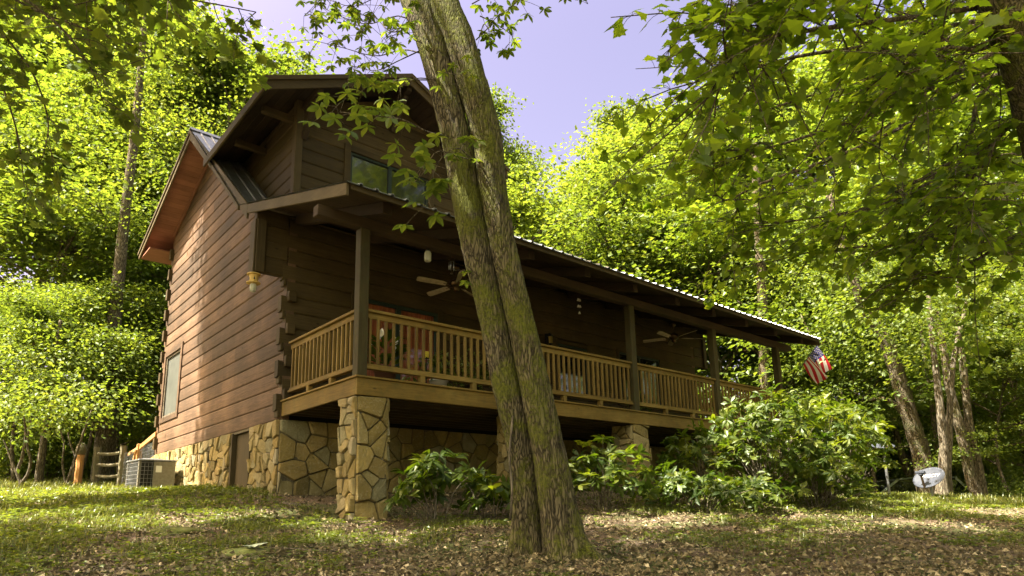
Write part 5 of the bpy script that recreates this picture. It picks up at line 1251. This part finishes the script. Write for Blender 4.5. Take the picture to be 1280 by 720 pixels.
# ================================================================== OVERHANGING MAPLES
def overhang(name, label, trunk_path, branches, L0, seed, mat=LEAF_M, bk=BARK, per=1.0, tmpl=MAPLE, spread=.45, droop=.35):
    p0 = at(*trunk_path[0][:3]); zb = g(p0[0], p0[1]); b3 = np.array([p0[0], p0[1], zb]); t = empty(name, tuple(b3), 0, label, 'tree'); rs = np.random.default_rng(seed)
    P = [np.array([0, 0, -.4])]+[at(a, b, c)-b3 for a, b, c, r in trunk_path[1:]]; R_ = [trunk_path[0][3]]+[q[3] for q in trunk_path[1:]]
    P2 = smooth_path(P, 40); V, F, T = tube(P2, np.interp(np.linspace(0, len(P)-1, 40), np.arange(len(P)), R_), 24, .02, rs); link('trunk', npmesh('trunk', V, F, T, True), t, [BARK_MAIN])
    wp = []; LP, LA, LN, LL = [], [], [], []
    for bi, (pts, nt_, sz) in enumerate(branches):
        Q = smooth_path([tuple(at(*q)-b3) for q in pts], 24); n = len(Q); bl = np.linalg.norm(Q[-1]-Q[0]); wp.append(tube(Q, np.linspace(.022*sz, .006, n), 7, .04, rs))
        for k in range(nt_):
            i_ = int(4+(n-5)*k/max(1, nt_-1)) if nt_ > 1 else n-1; i_ = min(i_, n-1); o = Q[i_]; dr = unit(Q[min(i_+1, n-1)]-Q[i_-1])
            dv = unit(dr*.7+rs.normal(0, .8, 3)*[1, 1, .35]+[0, 0, -.12]); l2 = rs.uniform(.5, 1.3)*spread*2; e = o+dv*l2; Q2 = smooth_path([o, o+dv*l2*.5+rs.normal(0, .05, 3), e+[0, 0, -.08*l2]], 7); wp.append(tube(Q2, np.linspace(.007, .0025, 7), 5))
            for m_ in range(int(rs.integers(7, 12)*per)):
                f = rs.uniform(.25, 1); c = Q2[min(6, int(f*6))]; side = unit(np.cross(dv, [0, 0, 1])*rs.choice([-1, 1])+dv*rs.uniform(-.2, .9)+rs.normal(0, .3, 3))
                c2 = c+side*rs.uniform(.03, .12)+[0, 0, -.02]; LP.append(c2); LA.append(side+np.array([0, 0, -droop*rs.uniform(.3, 1.8)])); LN.append(np.array([0, 0, 1.])+rs.normal(0, .35, 3)); LL.append(L0*rs.uniform(.5, 1.3))
                wp.append(tube(np.array([c, (c+c2)/2+[0, 0, .01], c2]), .0018, 3, cap=False))
    V, F, T = join(wp); link('branches', npmesh('branches', V, F, T, True), t, [bk])
    V, F, T = leaves(np.array(LP), np.array(LA), np.array(LN), LL, tmpl, rs, np.clip(rs.normal(.45, .22, len(LP)), 0, 1)); link('leaves', npmesh('leaves', V, F, T), t, [mat])
RB = []
rr = random.Random(77)
# thin dark limbs sweeping down-left from the trunk at the upper right
base_branches = [
    [(1285, 40, 5.6), (1200, 90, 5.4), (1120, 130, 5.2), (1040, 160, 5.1), (960, 185, 5.0), (900, 190, 5.0)],
    [(1280, 20, 5.6), (1200, 30, 5.3), (1100, 55, 5.0), (1000, 70, 4.8), (900, 90, 4.6), (845, 95, 4.6)],
    [(1270, -20, 5.6), (1180, -30, 5.1), (1060, -10, 4.7), (950, 10, 4.5), (870, 30, 4.4)],
    [(1285, 60, 5.6), (1225, 120, 5.6), (1215, 165, 5.6), (1190, 200, 5.5), (1140, 240, 5.4), (1060, 270, 5.4)],
    [(1300, 190, 6.0), (1220, 200, 6.0), (1150, 225, 6.2), (1080, 260, 6.4), (1000, 275, 6.4), (940, 280, 6.5)],
    [(1310, 210, 6.0), (1250, 240, 6.0), (1190, 280, 6.2), (1140, 310, 6.4)],
    [(1300, -60, 5.), (1200, -80, 4.6), (1100, -60, 4.2), (1000, -30, 4.0), (920, -10, 4.0)],
    [(1290, 80, 6.2), (1200, 110, 6.6), (1120, 150, 6.9), (1040, 210, 7.0), (990, 240, 7.)],
    [(1310, 130, 5.4), (1260, 160, 5.2), (1230, 200, 5.1), (1200, 250, 5.)],
    [(1285, 0, 6.4), (1180, 50, 7.), (1080, 100, 7.4), (980, 130, 7.6), (900, 160, 7.8), (850, 230, 7.8)],
    [(1330, 260, 5.8), (1260, 300, 5.9), (1200, 335, 6.), (1130, 350, 6.1)],
    [(1330, 200, 6.2), (1240, 260, 6.3), (1150, 300, 6.5), (1060, 310, 6.6), (980, 320, 6.7)],
    [(1285, 50, 5.8), (1180, 130, 6.), (1060, 190, 6.1), (950, 230, 6.2), (870, 250, 6.2), (835, 240, 6.2)],
    [(1285, 0, 5.), (1150, 20, 4.6), (1000, 40, 4.3), (900, 60, 4.2), (835, 130, 4.3)],
    [(1285, 30, 5.2), (1230, 60, 4.8), (1180, 60, 4.5), (1130, 80, 4.3)],
]
for b in base_branches: RB.append(([(q[0] if q[0] > 950 else 950-(950-q[0])*.5,)+tuple(q[1:]) for q in b], 21, 1.))
overhang('overhanging_maple', 'large maple at the upper right whose broad leaved branches hang over the yard', [(1420, 640, 5.9, .28), (1390, 500, 5.6, .20), (1345, 320, 5.2, .175), (1302, 135, 4.8, .168), (1280, 60, 4.7, .165), (1254, -15, 4.6, .165), (1215, -160, 4.6, .15), (1180, -400, 5.0, .1)], RB, .090, 21, per=2.5)
LB = []
for b in [[(-60, -60, 9), (20, 0, 8.8), (90, 30, 8.6), (150, 50, 8.5), (190, 70, 8.4)], [(-60, -80, 9), (60, -40, 8.8), (160, -10, 8.4), (240, 0, 8.2), (320, 15, 8.)],
          [(-60, -20, 9), (0, 40, 9), (40, 90, 9), (60, 150, 9), (55, 190, 9)], [(-60, 20, 9), (-10, 80, 9), (20, 160, 9), (30, 230, 9.2)], [(-60, -60, 8), (60, 20, 8), (110, 80, 8), (130, 130, 8)],
          [(-60, -90, 8.5), (80, -60, 8.2), (180, -30, 8), (230, 30, 8)], [(-40, -40, 8.8), (10, -10, 8.6), (60, 10, 8.5), (120, 0, 8.4)]]:
    LB.append((b, 11, 1.))
overhang('overhanging_oak', 'dark leafy branches hanging in at the upper left from a tree beyond the edge', [(-260, 620, 10, .3), (-240, 450, 10, .25), (-200, 200, 9.6, .22), (-150, 0, 9.2, .18), (-110, -200, 9, .14), (-80, -350, 9, .08)], LB, .15, 22, mat=LEAF_B, per=1.2)
# ================================================================== SHRUBS
def rhodo(px, py, d, W_, H_, n, seed, label, L=.15, mat=LEAF_R, name='rhododendron', per=9, group='rhododendrons along the porch', hide=None):
    p = at(px, py, d); z = g(p[0], p[1]); t = empty(name, (p[0], p[1], z), 0, label, 'shrub', group); rs = np.random.default_rng(seed); wp = []; LP, LA, LN, LL, TT = [], [], [], [], []
    for k in range(n):
        a = rs.uniform(0, 2*PI); r = math.sqrt(rs.uniform(0, 1)); hh = H_*(rs.uniform(.25, 1)**.7)*(1-.35*r*r); e = np.array([math.cos(a)*r*W_, math.sin(a)*r*W_, max(.12, hh)]); s0 = np.array([math.cos(a)*.12*r, math.sin(a)*.12*r, -.05])
        Q = smooth_path([s0, e*[.45, .45, .55]+rs.normal(0, .05, 3), e], 7)
        if k % 3 == 0: wp.append(tube(Q, np.linspace(.008, .004, 7), 5))
        ax = unit(np.array([math.cos(a)*r*.5, math.sin(a)*r*.5, 1])+rs.normal(0, .45, 3)); u1 = unit(np.cross(ax, [.3, .9, .1])); u2 = np.cross(ax, u1); tt = rs.normal(.5, .2); m = int(rs.integers(per-2, per+3)); el0 = rs.uniform(-.55, .35)
        for q in range(m):
            b = q*2.4+rs.uniform(-.2, .2); dv = u1*math.cos(b)+u2*math.sin(b)+ax*(el0+.12*(q % 3)); LP.append(e-ax*rs.uniform(0, .05)); LA.append(dv+rs.normal(0, .2, 3)); LN.append(ax+rs.normal(0, .25, 3)); LL.append(L*rs.uniform(.75, 1.2)); TT.append(tt+rs.normal(0, .1))
    V, F, T = join(wp); link('stems', npmesh('stems', V, F, T, True), t, [BARKL])
    V, F, T = leaves(np.array(LP), np.array(LA), np.array(LN), LL, LONG, rs, np.clip(TT, 0, 1)); link('foliage', npmesh('foliage', V, F, T), t, [mat])
rhodo(545, 641, 8.4, .68, .95, 44, 1, 'dark green rhododendron between the corner stone pillar and the leaning trunk', .19)
rhodo(610, 632, 8.9, .50, .7, 34, 2, 'low rhododendron just left of the leaning trunk base', .18)
rhodo(755, 628, 9.6, .72, 1.15, 70, 3, 'rhododendron right of the leaning trunk before the middle stone pillar', .17)
rhodo(835, 622, 10.6, .6, .65, 45, 4, 'low shaded rhododendron at the foot of the middle stone pillar', .16)
rhodo(880, 634, 9.9, .85, .62, 90, 5, 'sunny low rhododendron spreading in front of the porch', .15)
rhodo(880, 612, 12.2, .85, 1.3, 110, 6, 'dark rhododendron under the porch edge behind the sunny low one', .16)
rhodo(965, 622, 11.2, .95, 2.1, 220, 7, 'tall sunlit rhododendron hiding the far porch railing', .16)
rhodo(1035, 622, 12.2, 1.15, 2.1, 260, 8, 'tall broad rhododendron below the flag', .16)
rhodo(1020, 628, 11.0, .9, .95, 120, 9, 'rounded rhododendron in front of the two tall ones', .15)
rhodo(1064, 622, 14.2, .8, 2.15, 150, 10, 'bright rhododendron at the right end beside the small satellite dish', .16)
rhodo(935, 634, 10.2, .6, .55, 50, 11, 'small sunlit rhododendron at the leaf covered edge of the bed', .15)
# bushes filling the wood edge
def bush_mesh(seed, R, H, nE, per, leafL, mat):
    rs = np.random.default_rng(seed); a = rs.uniform(0, 2*PI, nE); r = R*np.sqrt(rs.uniform(0, 1, nE)); z = H*rs.uniform(.1, 1, nE)*(1-.4*(r/R)**2); E = np.stack([r*np.cos(a), r*np.sin(a), z], 1)
    V, F, T = crown_mesh(E, per, leafL, seed, sp=(.35, .35, .16)); me = npmesh('foliage', V, F, T); me.materials.append(mat)
    w_ = join([tube(smooth_path([(0, 0, -.1), e*.5+rs.normal(0, .1, 3), e], 6), np.linspace(.03, .008, 6), 5) for e in E[::4]]); m2 = npmesh('stems', w_[0], w_[1], w_[2], True); m2.materials.append(BARK); return me, m2
BU = [bush_mesh(1, 1.6, 2.2, 60, 60, .12, LEAF_A), bush_mesh(2, 1.4, 3.2, 70, 60, .12, LEAF_A), bush_mesh(3, 1.8, 1.5, 60, 60, .11, LEAF_A)]
brs = random.Random(4)
for (px, d, k, sc_) in [(-30, 24, 1, 1.2), (15, 27, 1, 1.3), (60, 26, 0, 1.3), (95, 28, 1, 1.4), (140, 28, 1, 1.3), (180, 27, 0, 1.3), (40, 33, 1, 1.8), (115, 34, 1, 1.8), (185, 33, 1, 1.6), (-20, 32, 1, 1.8),
                        (1080, 30, 1, 1.4), (1130, 33, 1, 1.6), (1175, 32, 1, 1.5), (1215, 29, 1, 1.3), (1255, 26, 1, 1.3), (1290, 24, 1, 1.3), (1240, 22, 2, .9), (1290, 19, 2, .8), (1060, 33, 0, 1.5), (1000, 30, 1, 1.5), (960, 28, 1, 1.5), (900, 28, 1, 1.5), (1220, 36, 1, 1.9), (1270, 34, 1, 1.9), (1150, 38, 1, 2.), (1110, 26, 0, .9)]:
    p = at(px, 600, d); m1, m2 = BU[k]; t = empty('woodland_bush', (p[0], p[1], g(p[0], p[1])), brs.uniform(0, 6), 'shaded leafy bush growing in the undergrowth of the wood', 'bush', 'bushes of the wood undergrowth'); t.scale = (sc_,)*3
    for nm, m in (('foliage', m1), ('stems', m2)): o = bpy.data.objects.new(nm, m); COL.objects.link(o); o.parent = t
# potted plants on the porch
def peace_lily():
    t = empty('potted_plant', (.75, .55, 0), 0, 'leafy potted lily with white flowers behind the porch railing near the corner post', 'potted plant')
    s = NT('clay_pot'); POT = s.done((.10, .05, .03), .7)
    mb = MB(); mb.lathe([(0, 0), (.13, 0), (.17, .28), (.185, .28), (.185, .32), (.16, .32), (.15, .27), (0, .27)], seg=20); mb.build('pot', POT, t, smooth=True)
    rs = np.random.default_rng(5); n = 70; a = rs.uniform(0, 2*PI, n); P = np.tile([0, 0, .3], (n, 1))+np.stack([np.cos(a)*.12, np.sin(a)*.12, rs.uniform(0, .45, n)], 1)
    V, F, T = leaves(P, np.stack([np.cos(a), np.sin(a), rs.uniform(.1, 1.1, n)], 1), np.stack([-np.cos(a)*.4, -np.sin(a)*.4, np.ones(n)], 1), rs.uniform(.18, .34, n), LONG, rs, rs.uniform(.1, .6, n)); link('foliage', npmesh('foliage', V, F, T), t, [LEAF_R])
    n = 6; a = np.array([.3, 1.5, 2.6, 3.9, 4.8, 5.6]); P = np.stack([np.cos(a)*.2, np.sin(a)*.2, np.array([.85, .95, .72, .88, .65, .9])-.15], 1)
    V, F, T = leaves(P, np.stack([np.cos(a)*.3, np.sin(a)*.3, np.ones(n)], 1), np.stack([np.cos(a), np.sin(a), 0*a+.2], 1), [.14]*n, (OVAL[0]*[1, 1.3, 2], OVAL[1]), rs, np.ones(n)); link('flowers', npmesh('flowers', V, F, T), t, [WHITE])
peace_lily()
def porch_pot(x, y, sd, label, R=.3):
    t = empty('potted_plant', (x, y, 0), 0, label, 'potted plant'); mb = MB(); mb.lathe([(0, 0), (.11, 0), (.14, .22), (.155, .22), (.15, .25), (.12, .24), (0, .22)], seg=18); mb.build('pot', WHITE if sd == 3 else DARKZ, t, smooth=True)
    V, F, T = crown_mesh(np.random.default_rng(sd).normal(0, R*.4, (14, 3))+[0, 0, .42], 22, .09, sd, sp=(.08, .08, .07), tm=OVAL); link('foliage', npmesh('foliage', V, F, T), t, [LEAF_W])
porch_pot(1.75, .6, 3, 'bushy green plant in a pale pot behind the railing below the ceiling fan')
porch_pot(2.45, .65, 4, 'low dark potted plant on the porch left of the leaning trunk')
porch_pot(7.3, .9, 5, 'small potted plant on the porch beneath the dark wall lantern', .25)
t = empty('candle_jar', (1.45, .5, .55), 0, 'small yellow candle jar on a thin black stand on the porch', 'candle'); mb = MB(); mb.lathe([(0, 0), (.04, 0), (.045, .1), (0, .1)], seg=14); s = NT('yellow_candle'); YC = s.done((.75, .60, .06), .5); mb.build('jar', YC, t)
mb = MB(); mb.tube([(0, 0, -.55), (0, 0, 0)], .008, 6); mb.lathe([(0, -.53), (.12, -.55), (0, -.55)], seg=12); mb.lathe([(0, 0), (.06, -.002), (0, -.01)], seg=12); mb.build('stand', BLACK, t)
# porch chairs
def rocker(x, y, rz, label):
    t = empty('rocking_chair', (x, y, 0), rz, label, 'rocking chair', 'rocking chairs on the porch')
    mb = MB(); mb.box((-.27, -.25, .40), (.27, .25, .43)); mb.build('seat', RAILX, t, .01)
    for sx in (-1, 1):
        mb = MB(); mb.tube(smooth_path([(sx*.27, -.45, .09), (sx*.27, -.2, .015), (sx*.27, .2, .02), (sx*.27, .55, .12)], 12), .018, 6); mb.build('rocker', RAILX, t)
        mb = MB(); mb.tube([(sx*.27, -.22, .03), (sx*.27, -.24, .66)], .02, 8); mb.build('leg', RAILZ, t)
        mb = MB(); mb.tube([(sx*.27, .22, .03), (sx*.26, .26, .5), (sx*.25, .42, 1.12)], .02, 8); mb.build('leg', RAILZ, t)
        mb = MB(); mb.box((sx*.27-.045, -.3, .66), (sx*.27+.045, .28, .685)); mb.build('armrest', RAILX, t, .008)
    mb = MB(); 
    for k in range(5): xx = -.18+k*.09; mb.beam((xx, .25, .45), (xx, .4, 1.05), .05, .012, up=(1, 0, 0))
    mb.beam((-.26, .415, 1.08), (.26, .415, 1.08), .03, .1); mb.build('backrest', RAILX, t)
rocker(4.6, 1.6, 0, 'wooden rocking chair on the porch half hidden by the trunk and railing')
# ================================================================== FAR WOOD
rs = np.random.default_rng(90); n = 2600; a = rs.uniform(0, 2*PI, n); r = rs.uniform(50, 78, n)
x = r*np.cos(a); y = r*np.sin(a); z = -1.4+rs.uniform(0, 1, n)**1.1*(9+4*np.sin(a*9)+3*np.sin(a*23+1)); E = np.stack([x, y, z], 1)
V, F, T = crown_mesh(E, 70, .55, 91, sp=(1.7, 1.7, .8)); parts = [(V, F, T)]
tag(link('forest', npmesh('forest', V, F, T), None, [LEAF_A]), 'dense dark green forest closing off the view all round the clearing', 'forest', kind='stuff')
